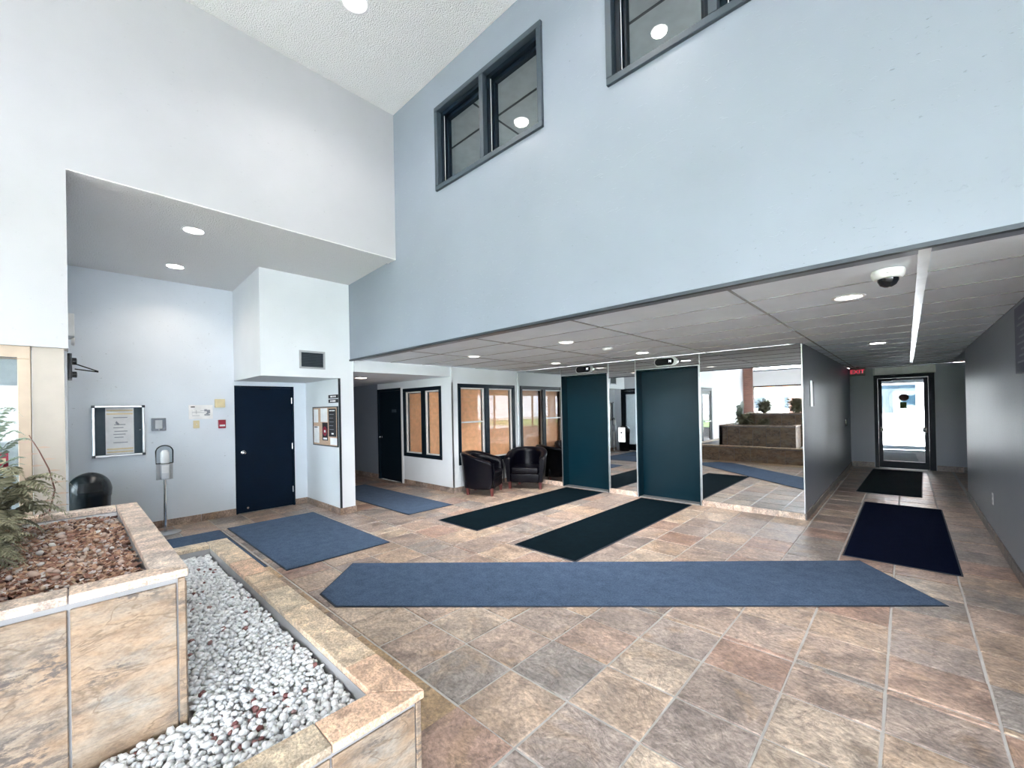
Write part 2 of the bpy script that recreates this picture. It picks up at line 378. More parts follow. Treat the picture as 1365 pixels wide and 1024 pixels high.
M['ink_white'] = mat('white_print', (0.85, 0.86, 0.86), rough=0.6)
M['ink_red'] = mat('crimson_print', (0.45, 0.03, 0.07), rough=0.6)
M['cork'] = mat('cork_board', (0.60, 0.42, 0.30), rough=0.9, var=0.25, scale=90)
M['felt'] = mat('slate_blue_felt', (0.055, 0.085, 0.11), rough=0.95)
M['beige_frame'] = mat('beige_timber_frame', (0.46, 0.365, 0.28), rough=0.5, var=0.05)
M['beige_panel'] = mat('beige_wall_board', (0.43, 0.385, 0.335), rough=0.6, var=0.03)
M['blind'] = mat('tan_blind_slats', (0.85, 0.47, 0.255), rough=0.55, var=0.08, scale=14)
M['sash'] = mat('white_aluminium_sash', (0.74, 0.74, 0.73), rough=0.4)
M['leather'] = mat('black_brown_leather', (0.0015, 0.0015, 0.004), rough=0.28, var=0.15, scale=20, bump=0.10, bscale=90, spec=0.2)
M['mahogany'] = mat('mahogany_leg', (0.10, 0.022, 0.020), rough=0.35)
M['mirror'] = mat('silvered_mirror', (0.56, 0.575, 0.585), rough=0.015, metal=1.0, var=0.0)
M['glass'] = glass_mat('window_glass')
M['glass_tint'] = glass_mat('tinted_window_glass', tint=(0.72, 0.77, 0.79))
M['glass_dark'] = glass_mat('smoked_glass', tint=(0.35, 0.42, 0.46))
M['case_glass'] = glass_mat('notice_case_glass', ior=1.28)
M['dispenser_clear'] = glass_mat('clear_acrylic', tint=(0.82, 0.84, 0.86), rough=0.05)
M['lamp'] = mat('lit_lamp_lens', (0.9, 0.9, 0.9), emit=(1.0, 0.97, 0.92), estr=9.0)
M['lamp_warm'] = mat('warm_lit_lamp_lens', (0.9, 0.85, 0.8), emit=(1.0, 0.82, 0.68), estr=9.0)
M['lamp_dim'] = mat('frosted_lamp_lens', (0.9, 0.9, 0.9), emit=(1.0, 0.93, 0.86), estr=1.6)
M['navy_board'] = mat('navy_board', (0.012, 0.018, 0.06), rough=0.4)
M['display'] = mat('black_display', (0.004, 0.005, 0.007), rough=0.15)
M['digit'] = mat('lit_digit', (0.8, 0.85, 0.9), emit=(0.8, 0.9, 1.0), estr=1.2)
M['exit_red'] = mat('lit_red_letters', (0.5, 0.02, 0.05), emit=(1.0, 0.06, 0.12), estr=0.35)
M['exit_body'] = mat('dim_exit_housing', (0.10, 0.13, 0.12), rough=0.5)
M['pebble'] = rnd_mat('white_pebble', [(0.0, (0.16, 0.055, 0.055)), (0.035, (0.30, 0.16, 0.15)), (0.06, (0.55, 0.57, 0.60)), (0.5, (0.74, 0.76, 0.78)), (1.0, (0.86, 0.87, 0.89))], rough=0.6)
M['mulch'] = rnd_mat('bark_and_stone_mulch', [(0.0, (0.08, 0.04, 0.035)), (0.3, (0.33, 0.17, 0.125)), (0.6, (0.55, 0.36, 0.24)), (0.8, (0.48, 0.40, 0.38)), (1.0, (0.66, 0.62, 0.60))], rough=0.8)
M['soil'] = mat('dark_soil', (0.05, 0.03, 0.022), rough=0.95, var=0.4, scale=60, bump=0.5)
M['fern'] = rnd_mat('grey_green_fern_leaf', [(0.0, (0.11, 0.11, 0.065)), (0.5, (0.25, 0.245, 0.15)), (1.0, (0.44, 0.42, 0.29))], rough=0.55)
M['fern_pale'] = rnd_mat('pale_fern_leaf', [(0.0, (0.30, 0.40, 0.30)), (1.0, (0.50, 0.60, 0.50))], rough=0.5)
M['twig'] = mat('red_brown_twig', (0.17, 0.075, 0.06), rough=0.7)
M['dry_leaf'] = mat('dry_leaf', (0.48, 0.36, 0.29), rough=0.8)
M['brick'] = brick_mat('dark_red_brick')
M['pave'] = mat('pale_concrete_paving', (0.62, 0.62, 0.61), rough=0.9, bump=0.2, bscale=30)
M['lawn'] = mat('mown_lawn', (0.22, 0.34, 0.10), rough=0.95, var=0.3, scale=20)
M['hedge'] = mat('hedge_leaves', (0.10, 0.17, 0.06), rough=0.9, var=0.5, scale=9, bump=0.8, bscale=14)
M['stucco'] = mat('white_stucco', (0.82, 0.82, 0.80), rough=0.9)
M['orange_band'] = mat('orange_fascia', (0.75, 0.30, 0.16), rough=0.6)
M['grey_room'] = mat('grey_upper_room_paint', (0.50, 0.56, 0.58), rough=0.8)
M['upper_ceiling'] = mat('upper_room_ceiling_board', (0.50, 0.55, 0.565), rough=0.8)

# ------------------------------------------------------------------ helpers
def tag(o, label=None, cat=None, group=None, kind=None):
    if label: o['label'] = label
    if cat: o['category'] = cat
    if group: o['group'] = group
    if kind: o['kind'] = kind
    return o

def thing(name, label, cat, loc=(0, 0, 0), rz=0.0, group=None):
    o = bpy.data.objects.new(name, None)
    o.empty_display_size = 0.1
    o.location = loc; o.rotation_euler = (0, 0, rz)
    COL.objects.link(o)
    return tag(o, label, cat, group)

def root_of(o):
    while o.parent: o = o.parent
    return o

class MB:
    """collects shapes into one mesh"""
    def __init__(s):
        s.bm = bmesh.new(); s.rnd = None
    def _attr(s, n0, r):
        pass
    def box(s, a, b, r=None, taper=0.0):
        x0, y0, z0 = (min(a[i], b[i]) for i in range(3)); x1, y1, z1 = (max(a[i], b[i]) for i in range(3))
        v = [s.bm.verts.new(p) for p in ((x0, y0, z0), (x1, y0, z0), (x1, y1, z0), (x0, y1, z0), (x0, y0, z1), (x1, y0, z1), (x1, y1, z1), (x0, y1, z1))]
        for f in ((0, 3, 2, 1), (4, 5, 6, 7), (0, 1, 5, 4), (1, 2, 6, 5), (2, 3, 7, 6), (3, 0, 4, 7)):
            s.bm.faces.new([v[i] for i in f])
        return s
    def prism(s, pts, z0, z1):
        lo = [s.bm.verts.new((x, y, z0)) for x, y in pts]; hi = [s.bm.verts.new((x, y, z1)) for x, y in pts]
        n = len(pts)
        s.bm.faces.new(lo[::-1]); s.bm.faces.new(hi)
        for i in range(n):
            s.bm.faces.new((lo[i], lo[(i + 1) % n], hi[(i + 1) % n], hi[i]))
        return s
    def extrude(s, pts, vec):
        vec = Vector(vec)
        lo = [s.bm.verts.new(p) for p in pts]; hi = [s.bm.verts.new(Vector(p) + vec) for p in pts]
        n = len(pts)
        s.bm.faces.new(lo[::-1]); s.bm.faces.new(hi)
        for i in range(n):
            s.bm.faces.new((lo[i], lo[(i + 1) % n], hi[(i + 1) % n], hi[i]))
        return s
    def lathe(s, prof, c=(0, 0, 0), n=24, axis='z'):
        rings = []
        for r, h in prof:
            ring = []
            for k in range(n):
                a = 2 * PI * k / n
                p = (r * math.cos(a), r * math.sin(a), h)
                if axis == 'x': p = (p[2], p[0], p[1])
                elif axis == 'y': p = (p[0], p[2], p[1])
                ring.append(s.bm.verts.new((c[0] + p[0], c[1] + p[1], c[2] + p[2])))
            rings.append(ring)
        for a, b in zip(rings, rings[1:]):
            for k in range(n):
                s.bm.faces.new((a[k], a[(k + 1) % n], b[(k + 1) % n], b[k]))
        s.bm.faces.new(rings[0][::-1]); s.bm.faces.new(rings[-1])
        return s
    def tube(s, pts, r, n=8, cap=True):
        pts = [Vector(p) for p in pts]
        rings = []
        for i, p in enumerate(pts):
            d = (pts[min(i + 1, len(pts) - 1)] - pts[max(i - 1, 0)]).normalized()
            u = d.cross(Vector((0, 0, 1)) if abs(d.z) < 0.9 else Vector((1, 0, 0))).normalized(); v = d.cross(u)
            rr = r[i] if isinstance(r, (list, tuple)) else r
            rings.append([s.bm.verts.new(p + (u * math.cos(2 * PI * k / n) + v * math.sin(2 * PI * k / n)) * rr) for k in range(n)])
        for a, b in zip(rings, rings[1:]):
            for k in range(n):
                s.bm.faces.new((a[k], a[(k + 1) % n], b[(k + 1) % n], b[k]))
        if cap:
            s.bm.faces.new(rings[0][::-1]); s.bm.faces.new(rings[-1])
        return s
    def build(s, name, m, parent=None, bevel=0.0, smooth=False, local=False, seg=2, rnd=None, kind=None, label=None):
        bm = s.bm
        bmesh.ops.recalc_face_normals(bm, faces=bm.faces[:])
        if bevel > 0:
            bmesh.ops.bevel(bm, geom=[e for e in bm.edges if len(e.link_faces) == 2 and e.calc_face_angle(0) > 0.5], offset=bevel, segments=seg, affect='EDGES', profile=0.6, clamp_overlap=True)
        if parent is not None and not local:
            off = Vector(root_of(parent).location)
            bmesh.ops.translate(bm, verts=bm.verts[:], vec=-off)
        me = bpy.data.meshes.new(name)
        bm.to_mesh(me); bm.free()
        me.materials.append(M[m])
        if smooth:
            for p in me.polygons: p.use_smooth = True
            try: me.set_sharp_from_angle(angle=math.radians(40))
            except Exception: pass
        if rnd is not None:
            at = me.attributes.new('rnd', 'FLOAT', 'POINT')
            at.data.foreach_set('value', [rnd] * len(me.vertices))
        o = bpy.data.objects.new(name, me)
        if parent is not None: o.parent = parent
        COL.objects.link(o)
        if kind: o['kind'] = kind
        if label: o['label'] = label
        return o

def bx(name, a, b, m, parent=None, bevel=0.0, **kw):
    return MB().box(a, b).build(name, m, parent, bevel, **kw)

def struct(name, a, b, m, parent=None):
    o = bx(name, a, b, m, parent)
    if parent is None: o['kind'] = 'structure'
    return o

def structs(name, boxes, m):
    mb = MB()
    for a, b in boxes: mb.box(a, b)
    return tag(mb.build(name, m), kind='structure')

def sempty(name):
    o = bpy.data.objects.new(name, None); COL.objects.link(o); o['kind'] = 'structure'
    return o

def text_mesh(body, size, m, parent, mtx, name='lettering', ext=0.0006):
    cu = bpy.data.curves.new(name, 'FONT'); cu.body = body; cu.size = size; cu.align_x = 'CENTER'; cu.align_y = 'CENTER'; cu.extrude = ext
    t = bpy.data.objects.new('tmp_text', cu); COL.objects.link(t)
    dg = bpy.context.evaluated_depsgraph_get(); dg.update()
    me = bpy.data.meshes.new_from_object(t.evaluated_get(dg))
    bpy.data.objects.remove(t); bpy.data.curves.remove(cu)
    me.transform(Matrix.Translation(-Vector(root_of(parent).location)) @ mtx)
    me.materials.clear(); me.materials.append(M[m])
    o = bpy.data.objects.new(name, me); o.parent = parent; COL.objects.link(o)
    return o

FACE_PX = Matrix(((0, 0, 1), (1, 0, 0), (0, 1, 0))).to_4x4()     # text plane facing +X
FACE_NY = Matrix(((1, 0, 0), (0, 0, -1), (0, 1, 0))).to_4x4()    # text plane facing -Y
FACE_NX = Matrix(((0, 0, -1), (-1, 0, 0), (0, 1, 0))).to_4x4()   # text plane facing -X

# ------------------------------------------------------------------ main numbers of the place (metres)
XL, XA, XB, XO = -4.985, -7.72, -6.38, -6.28      # lobby left wall, alcove wall, box front, office wall
YB, YM, YE = 3.05, 6.83, 13.3                      # upper wall, elevator mirrors, corridor end
CZ, HZ = 2.40, 5.59                                # dropped ceiling, lobby ceiling
XC, XR = -1.02, 0.70                               # corridor walls
LX, LY = 4.5, -8.6                                 # far sides of the lobby

# ------------------------------------------------------------------ floor with its slate tiles
floor = bx('floor', (-11.4, LY - 0.3, -0.15), (LX + 0.3, YE + 3.0, -0.006), 'grout'); floor['kind'] = 'structure'
G = 0.42; GX0 = -0.953; GY0 = 3.104
rects = [(XL, LY, LX, YB), (-5.7, LY, XL, -2.2), (XA, 0.0, XL, YB), (-11, YB, XO, 5.0), (XO, YB, XR, YM), (XC, YM, XR, YE), (XR, 10, 2.2, YE)]
tiles = []
for (x0, y0, x1, y1) in rects:
    i0 = math.floor((x0 - GX0) / G); i1 = math.ceil((x1 - GX0) / G)
    j0 = math.floor((y0 - GY0) / G); j1 = math.ceil((y1 - GY0) / G)
    for i in range(i0, i1):
        for j in range(j0, j1):
            a, b = max(x0, GX0 + i * G), min(x1, GX0 + (i + 1) * G)
            c, d = max(y0, GY0 + j * G), min(y1, GY0 + (j + 1) * G)
            if b - a < 0.03 or d - c < 0.03: continue
            if a > -4.85 and b < -1.7 and c > 0.9 and d < 1.44: continue      # the ochre border row takes these
            tiles.append((a, c, b, d, 'slate'))
def cam_px(x, y, z=0.0):
    d = camo.matrix_world.inverted() @ Vector((x, y, z))
    if d.z > -0.3: return None
    return 682.5 + 557.12 * d.x / -d.z, 541.35 - 557.12 * d.y / -d.z, -d.z
def in_view(t):
    q = cam_px((t[0] + t[2]) / 2, (t[1] + t[3]) / 2)
    if not q or not (-60 < q[0] < 1430 and q[1] < 1110): return None
    x, y = (t[0] + t[2]) / 2, (t[1] + t[3]) / 2
    if x < -1.6 and y < 1.0: return None
    if x < XB and y > YB: return None
    return q[2]
def tile_mesh(bm, t, z0=-0.012):
    e = 0.006; g = 0.0045
    a, c, b, d = t[0] + e, t[1] + e, t[2] - e, t[3] - e
    dz = random.uniform(-0.0012, 0.0012)
    j = lambda: random.uniform(-0.0025, 0.0025)
    q = [(a + j(), c + j()), (b + j(), c + j()), (b + j(), d + j()), (a + j(), d + j())]
    cx, cy_ = (a + b) / 2, (c + d) / 2
    lo = [bm.verts.new((x, y, z0)) for x, y in q]
    mi = [bm.verts.new((x, y, -0.004 + dz)) for x, y in q]
    hi = [bm.verts.new((x + (g if x < cx else -g), y + (g if y < cy_ else -g), dz)) for x, y in q]
    for A, B in ((lo, mi), (mi, hi)):
        for k in range(4):
            bm.faces.new((A[k], A[(k + 1) % 4], B[(k + 1) % 4], B[k]))
    bm.faces.new(hi)
order = sorted([(in_view(t), t) for t in tiles if in_view(t) is not None], key=lambda q: q[0])
near = [t for _, t in order[:285]]; nearset = set(near)
for t in near:
    mb = MB(); tile_mesh(mb.bm, t); mb.build('tile', 'slate', floor, rnd=random.random())
def joined(name, quads, m, parent, fn):
    bm = bmesh.new(); vals = []
    for t in quads:
        n0 = len(bm.verts); fn(bm, t); r = random.random()
        vals += [r] * (len(bm.verts) - n0)
    bmesh.ops.recalc_face_normals(bm, faces=bm.faces[:])
    me = bpy.data.meshes.new(name); bm.to_mesh(me); bm.free(); me.materials.append(M[m])
    at = me.attributes.new('rnd', 'FLOAT', 'POINT'); at.data.foreach_set('value', vals)
    o = bpy.data.objects.new(name, me); COL.objects.link(o)
    if parent is not None: o.parent = parent
    o['kind'] = 'stuff'
    return o
joined('far_tiles', [t for t in tiles if t not in nearset], 'slate', floor, tile_mesh)
# ochre border row beside the planter
xs = [-4.86, -4.45, -3.92, -3.39, -2.86, -2.31, -1.74]
for a, b in zip(xs, xs[1:]):
    mb = MB(); tile_mesh(mb.bm, (a, 1.004, b, 1.424)); mb.build('border_tile', 'slate_warm', floor, rnd=random.random(), label='ochre border tile beside the planter')

# ------------------------------------------------------------------ walls
T = 0.2
# left upper wall of the lobby, header over the alcove and the glazed entry
structs('wall_left', [((XL - T, 0.0, 3.64), (XL, YB, HZ)), ((XL - T, -2.2, 2.16), (XL, 0.0, HZ)), ((-5.9, LY, 0), (-5.7, -2.2, HZ)), ((-5.9, -2.2, 0.0), (XL - 0.08, -2.02, HZ)), ((XL - 0.30, -2.02, 2.16), (XL - T, 0, 3.64))], 'wall_lobby')
# alcove back wall (door opening) and its side, niche and the box above the door
DY0, DY1, DZ = 1.79, 2.67, 2.04
structs('wall_alcove', [((XA - T, -0.4, 0), (XA, DY0, 3.8)), ((XA - T, DY0, DZ), (XA, DY1, 3.8)), ((XA - T, DY1, 0), (XA, 3.10, 3.8))], 'wall')
structs('wall_niche', [((XA, 2.87, 0), (XB, 3.10, 2.11))], 'wall_pale')
mbx = MB().box((XA, 1.79, 2.11), (XB, 3.10, 3.62)).build('wall_box', 'wall_pale'); mbx['kind'] = 'structure'
# alcove side wall with black entrance doors
structs('wall_alcove_side', [((XA, -0.2, 2.2), (XL - T - 0.02, -0.01, 3.8)), ((XA, -0.2, 0), (-7.5, -0.01, 2.2)), ((-5.35, -0.2, 0), (XL - T - 0.02, -0.01, 2.2))], 'wall')
alc = MB().extrude([(XA - T, -0.2, 3.52), (XL - T, -0.2, 3.645), (XL - T, -0.2, 3.78), (XA - T, -0.2, 3.78)], (0, 3.3, 0)).build('ceiling_alcove', 'popcorn'); alc['kind'] = 'structure'
struct('ceiling_alcove_edge', (XL - T, -0.0, 3.63), (XL - 0.0005, YB, 3.6395), 'popcorn')
# big wall with the upper windows (openings)
W1 = (-4.04, -2.40, 4.20, 5.19); W2 = (-1.73, -0.09, 4.20, 5.19)
structs('wall_upper', [((XB, YB, CZ), (LX + T, YB + 0.16, 4.20)), ((XB, YB, 5.19), (LX + T, YB + 0.16, HZ)),
                       ((XB, YB, 4.20), (W1[0], YB + 0.16, 5.19)), ((W1[1], YB, 4.20), (W2[0], YB + 0.16, 5.19)), ((W2[1], YB, 4.20), (LX + T, YB + 0.16, 5.19)),
                       ((XR + 0.0, YB, 0), (LX + T, YB + 0.16, CZ))], 'wall_blue')
struct('trim_1', (XB, YB - 0.012, CZ - 0.012), (XR, YB + 0.03, CZ + 0.012), 'dark_trim')
# office walls with window openings, passage
structs('wall_office', [((XO - 0.15, 5.0, 0), (XO, 5.13, CZ)), ((XO - 0.15, 6.74, 0), (XO, YM, CZ)), ((XO - 0.15, 5.13, 0), (XO, 6.74, 0.51)), ((XO - 0.15, 5.13, 2.09), (XO, 6.74, CZ))], 'wall_pale')
structs('wall_passage', [((-6.62, 5.0, 0), (XO - 0.15, 5.15, CZ)), ((-7.98, 5.0, 0), (-6.62, 5.15, 0.605)), ((-7.98, 5.0, 2.06), (-6.62, 5.15, CZ)), ((-8.06, 5.0, 0), (-7.98, 5.15, CZ)), ((-9.08, 5.0, 2.09), (-8.06, 5.15, CZ)), ((-11.2, 3.0, 0), (XA - T, 3.10, CZ))], 'wall_pale')
structs('wall_passage_end', [((-11.2, 5.0, 0), (-9.08, 5.15, CZ)), ((-11.2, 2.95, 0), (-11.0, 5.0, CZ))], 'wall_blue')  # darker tone than the near wall: the far end's dimness put into the colour
struct('wall_passage_header', (XO - 0.12, 3.10, 2.22), (XO - 0.05, 5.0, CZ), 'wall_pale')
struct('ceiling_passage', (-11.2, 3.10, 2.22), (XO - 0.12, 5.0, 2.28), 'panel')
structs('wall_office_back', [((-8.3, YM, 0), (XO - 0.15, YM + 0.1, CZ)), ((-8.4, 5.15, 0), (-8.3, YM, CZ))], 'wall_white')
struct('ceiling_office', (-8.4, 5.0, CZ), (XO, YM + 0.1, CZ + 0.05), 'panel')
# elevator wall behind the mirrors, corridor
for nm, a, b in (('wall_elevator_pier', (XO - 0.1, YM + 0.015, 0), (-5.062, YM + 0.26, CZ)), ('wall_elevator_pier', (-4.008, YM + 0.015, 0), (-3.442, YM + 0.26, CZ)), ('wall_elevator_pier', (-2.378, YM + 0.015, 0), (XC - 0.21, YM + 0.26, CZ)),
                 ('wall_elevator_header', (-5.06, YM + 0.015, 2.217), (-4.01, YM + 0.26, CZ)), ('wall_elevator_header', (-3.44, YM + 0.015, 2.217), (-2.38, YM + 0.26, CZ)), ('wall_elevator_back', (XO - 0.1, YM + 0.262, 0), (XC - 0.21, YM + 0.32, CZ))):
    struct(nm, a, b, 'dark_trim')
struct('wall_corridor_left', (XC - 0.2, YM + 0.02, 0), (XC, YE, CZ), 'wall_blue')
struct('wall_corridor_right', (XR, YB + 0.16, 0), (XR + 0.2, 10.0, CZ), 'wall_blue')
structs('wall_corridor_end', [((XC - 0.2, YE, 0), (-0.57, YE + 0.15, CZ)), ((0.46, YE, 0), (2.3, YE + 0.15, CZ)), ((-0.57, YE, 2.2), (0.46, YE + 0.15, CZ)), ((2.2, 10, 0), (2.3, YE, CZ)), ((XR + 0.2, 9.9, 0), (2.3, 10, CZ))], 'wall_blue')
# lobby ceiling and the sides behind the camera
struct('ceiling_lobby', (-5.9, LY - 0.2, HZ), (LX + T, YB + 0.16, HZ + 0.15), 'popcorn')
PX0, PX1 = -5.3, LX
bw = [((-5.9, LY - T, 2.40), (LX, LY, 3.08)), ((-5.9, LY - T, 4.0), (LX, LY, HZ)), ((-5.3, LY - T, 0), (LX, LY, 0.35))]
struct('roof_light_block', (-11.7, LY - 0.4, 5.78), (LX + 0.4, YE + 0.4, 5.95), 'dark_trim')  # unseen slab added over all the rooms to stop sunlight leaking in
struct('wall_light_block_west', (-11.7, -2.6, -0.15), (-11.5, YE + 0.4, 5.78), 'stucco')  # unseen, added so slanting sun cannot get in under the slab
structs('wall_outer_south', [((-11.7, -2.6, -0.15), (-7.62, -2.41, 5.78)), ((-7.62, -2.6, 2.75), (-5.9, -2.41, 5.78))], 'stucco')  # unseen wall, cut open to let daylight into the vestibule
struct('wall_light_block_north', (-11.7, YE + 0.16, 2.6), (LX + 0.4, YE + 0.4, 5.78), 'stucco')  # unseen, added to close the gap above the corridor against sunlight
structs('wall_back', bw, 'wall_white')
structs('wall_right', [((LX, LY - T, 2.40), (LX + T, YB, HZ)), ((LX, LY - T, 0), (LX + T, YB, 0.35)), ((LX, LY - T, 0), (LX + T, LY + 0.4, HZ)), ((LX, 0.2, 0), (LX + T, YB, HZ))], 'wall_white')
pil = sempty('pillar_brick')
bx('pillar_shaft', (-5.70, LY - 0.25, 0.2), (-5.28, LY + 0.02, HZ), 'brick', pil)
bx('pillar_base', (-5.70, LY - 0.25, 0.0), (-5.24, LY + 0.06, 0.2), 'slate_rim', pil)

def mullioned(name, kind_axis, fixed, u0, u1, z0, z1, n, m='black_frame', th=0.07, gm='glass'):
    """a strip of fixed panes: frame pieces and panes are parts"""
    r = sempty(name)
    def B(a0, a1, c0, c1, d):
        if kind_axis == 'y': return (a0, fixed - d, c0), (a1, fixed + d, c1)
        return (fixed - d, a0, c0), (fixed + d, a1, c1)
    mb = MB()
    for (a0, a1, c0, c1) in ((u0, u1, z0, z0 + th), (u0, u1, z1 - th, z1)):
        mb.box(*B(a0, a1, c0, c1, 0.05))
    mb.build('rail', m, r)
    w = (u1 - u0) / n
    for k in range(n + 1):
        c = u0 + k * w
        bx('mullion', *B(max(u0, c - th / 2), min(u1, c + th / 2), z0 + th, z1 - th, 0.05), m, r)
    for k in range(n):
        bx('pane', *B(u0 + k * w + th / 2, u0 + (k + 1) * w - th / 2, z0 + th, z1 - th, 0.004), gm, r)
    return r
mullioned('window_1', 'y', LY - 0.1, -5.3, LX, 0.35, 2.40, 5)
mullioned('window_2', 'y', LY - 0.1, -5.3, LX, 3.08, 4.0, 5)
mullioned('window_3', 'x', LX + 0.1, LY + 0.4, 0.2, 0.35, 2.40, 5)

# baseboards made of stone pieces
def baseboard(name, p0, p1, nrm, h=0.10, th=0.016, L=0.40, m='slate_base'):
    r = sempty(name)
    a, b = Vector((*p0, 0)), Vector((*p1, 0)); d = b - a; n = max(1, round(d.length / L)); nv = Vector((*nrm, 0)) * th
    for k in range(n):
        s, e = a + d * (k / n), a + d * ((k + 1) / n)
        u = d.normalized() * 0.002
        q = [s + u, e - u, e - u + nv, s + u + nv]
        MB().prism([(v.x, v.y) for v in q], 0.0, h).build('tile', m, r, bevel=0.002, seg=1, rnd=random.random())
    return r
baseboard('baseboard_alcove', (XA, 0.0), (XA, DY0), (1, 0))
baseboard('baseboard_door_side', (XA, DY1), (XA, 2.87), (1, 0))
baseboard('baseboard_niche', (XA + 0.016, 2.87), (XB, 2.87), (0, -1))
baseboard('baseboard_pillar', (XB, 2.854), (XB, 3.116), (1, 0), L=0.27)
baseboard('baseboard_passage', (-7.97, 5.0), (XO + 0.016, 5.0), (0, -1))
baseboard('baseboard_passage_far', (-11.0, 5.0), (-9.1, 5.0), (0, -1))
baseboard('baseboard_office', (XO, 5.0), (XO, YM - 0.02), (1, 0))
baseboard('baseboard_mirror_1', (XO + 0.02, YM), (-5.075, YM), (0, -1), h=0.085, m='slate_cap')
baseboard('baseboard_mirror_2', (-4.0, YM), (-3.455, YM), (0, -1), h=0.085, L=0.6, m='slate_cap')
baseboard('baseboard_mirror_3', (-2.365, YM), (XC, YM), (0, -1), h=0.085, L=0.44, m='slate_cap')
baseboard('baseboard_corridor_left', (XC, YM), (XC, YE), (1, 0), m='slate_dark')
baseboard('baseboard_corridor_right', (XR, YB + 0.17), (XR, 10.0), (-1, 0), m='slate_dark')
baseboard('baseboard_corridor_end', (0.47, YE), (2.1, YE), (0, -1), m='slate_dark', h=0.12)
baseboard('baseboard_corridor_end_left', (XC + 0.02, YE), (-0.58, YE), (0, -1), m='slate_dark', h=0.12)

# metal corner guards
for (x, y, nm) in ((XB + 0.004, 2.866, 'trim_2'), (XO + 0.002, 4.998, 'trim_3')):
    g = MB().box((x - 0.022, y - 0.004, 0.1), (x + 0.003, y, 2.11)).box((x, y - 0.004, 0.1), (x + 0.003, y + 0.022, 2.11)).build(nm, 'steel' if nm == 'trim_3' else 'dark_trim'); g['kind'] = 'structure'

# ------------------------------------------------------------------ dropped ceiling: panels and tees
ceil = bx('ceiling', (-6.33, YB + 0.03, CZ + 0.03), (2.25, YE, CZ + 0.09), 'dark_trim'); ceil['kind'] = 'structure'
XG = [XO - 0.04, -4.92, -3.58, -2.25, -0.90, 0.085, XR]
YG = [YB + 0.02] + [YB + 0.03 + 0.632 * k for k in range(1, 6)] + [YM]
def tee(a, b, m='tbar'):
    bx('ceiling_tee', a, b, m, ceil)
def panel(x0, y0, x1, y1):
    MB().box((x0 + 0.004, y0 + 0.004, CZ + 0.004), (x1 - 0.004, y1 - 0.004, CZ + 0.02)).build('ceiling_panel', 'panel', ceil)
for a, b in zip(XG, XG[1:]):
    if a > -0.95: continue
    for c, d in zip(YG, YG[1:]): panel(a, c, b, d)
YC = [YB + 0.02] + [YB + 0.04 + 0.615 * k for k in range(1, 17)]
YC = [y for y in YC if y < YE - 0.2] + [YE]
for a, b in ((-0.90, 0.085), (0.085, XR)):
    for c, d in zip(YC, YC[1:]): panel(a, c, b, d)
for c, d in zip(YC, YC[1:]):
    if c > YM - 0.1: panel(XC, max(c, YM + 0.02), -0.90, d)
    if c > 10 - 0.3: panel(XR, c, 2.2, d)
for x in XG[1:4]: tee((x - 0.008, YB + 0.02, CZ - 0.002), (x + 0.008, YM, CZ + 0.006))
tee((-0.908, YB + 0.02, CZ - 0.002), (-0.892, YE, CZ + 0.006))
tee((0.06, YB + 0.02, CZ - 0.006), (0.11, YE, CZ + 0.006), 'tbar_white')
for y in YG[1:-1]: tee((XO, y - 0.006, CZ - 0.0015), (-0.908, y + 0.006, CZ + 0.006))
for y in YC[1:-1]: tee((-0.892 if y < YM else XC, y - 0.006, CZ - 0.0015), (XR, y + 0.006, CZ + 0.006), 'tbar')

# ------------------------------------------------------------------ upper windows and the room behind them
def upper_window(name, w):
    x0, x1, z0, z1 = w
    r = sempty(name); y = YB; f = 0.055
    MB().box((x0, y - 0.03, z0), (x1, y + 0.05, z0 + f)).box((x0, y - 0.03, z1 - f), (x1, y + 0.05, z1)).box((x0, y - 0.03, z0 + f), (x0 + f, y + 0.05, z1 - f)).box((x1 - f, y - 0.03, z0 + f), (x1, y + 0.05, z1 - f)).build('window_frame', 'charcoal_frame', r, bevel=0.004, seg=1)
    xm = (x0 + x1) / 2
    bx('mullion', (xm - 0.03, y - 0.03, z0 + f), (xm + 0.03, y + 0.05, z1 - f), 'charcoal_frame', r, bevel=0.003, seg=1)
    for a, b in ((x0 + f, xm - 0.03), (xm + 0.03, x1 - f)):
        s = 0.06
        for k, (yy, ins) in enumerate(((0.05, 0.0), (0.10, 0.035))):
            q = MB()
            for (p, q0) in (((a + ins, z0 + f + ins), (a + ins + 0.045, z1 - f - ins)), ((b - ins - 0.045, z0 + f + ins), (b - ins, z1 - f - ins)), ((a + ins, z1 - f - ins - 0.045), (b - ins, z1 - f - ins)), ((a + ins, z0 + f), (b - ins, z0 + f + ins + 0.02))):
                q.box((p[0], y + yy - 0.02, p[1]), (q0[0], y + yy + 0.03, q0[1]))
            q.build('sash', 'black_frame', r, bevel=0.003, seg=1)
        bx('weather_strip', (a + 0.047, y + 0.045, z0 + f + 0.03), (a + 0.051, y + 0.05, z1 - f - 0.05), 'sash', r)
        bx('pane', (a + 0.08, y + 0.112, z0 + f + 0.05), (b - 0.08, y + 0.118, z1 - f - 0.08), 'glass', r)
    return r
upper_window('window_5', W1); upper_window('window_6', W2)
structs('wall_upper_room', [((-5.2, 7.2, 2.6), (1.0, 7.3, 5.5)), ((-5.2, YB + 0.16, 2.6), (-5.1, 7.2, 5.5)), ((0.9, YB + 0.16, 2.6), (1.0, 7.2, 5.5)), ((-5.2, YB + 0.16, 2.6), (1.0, 7.3, 2.7))], 'grey_room')
uc = struct('ceiling_upper_room', (-5.2, YB + 0.16, 5.30), (1.0, 7.3, 5.4), 'upper_ceiling')
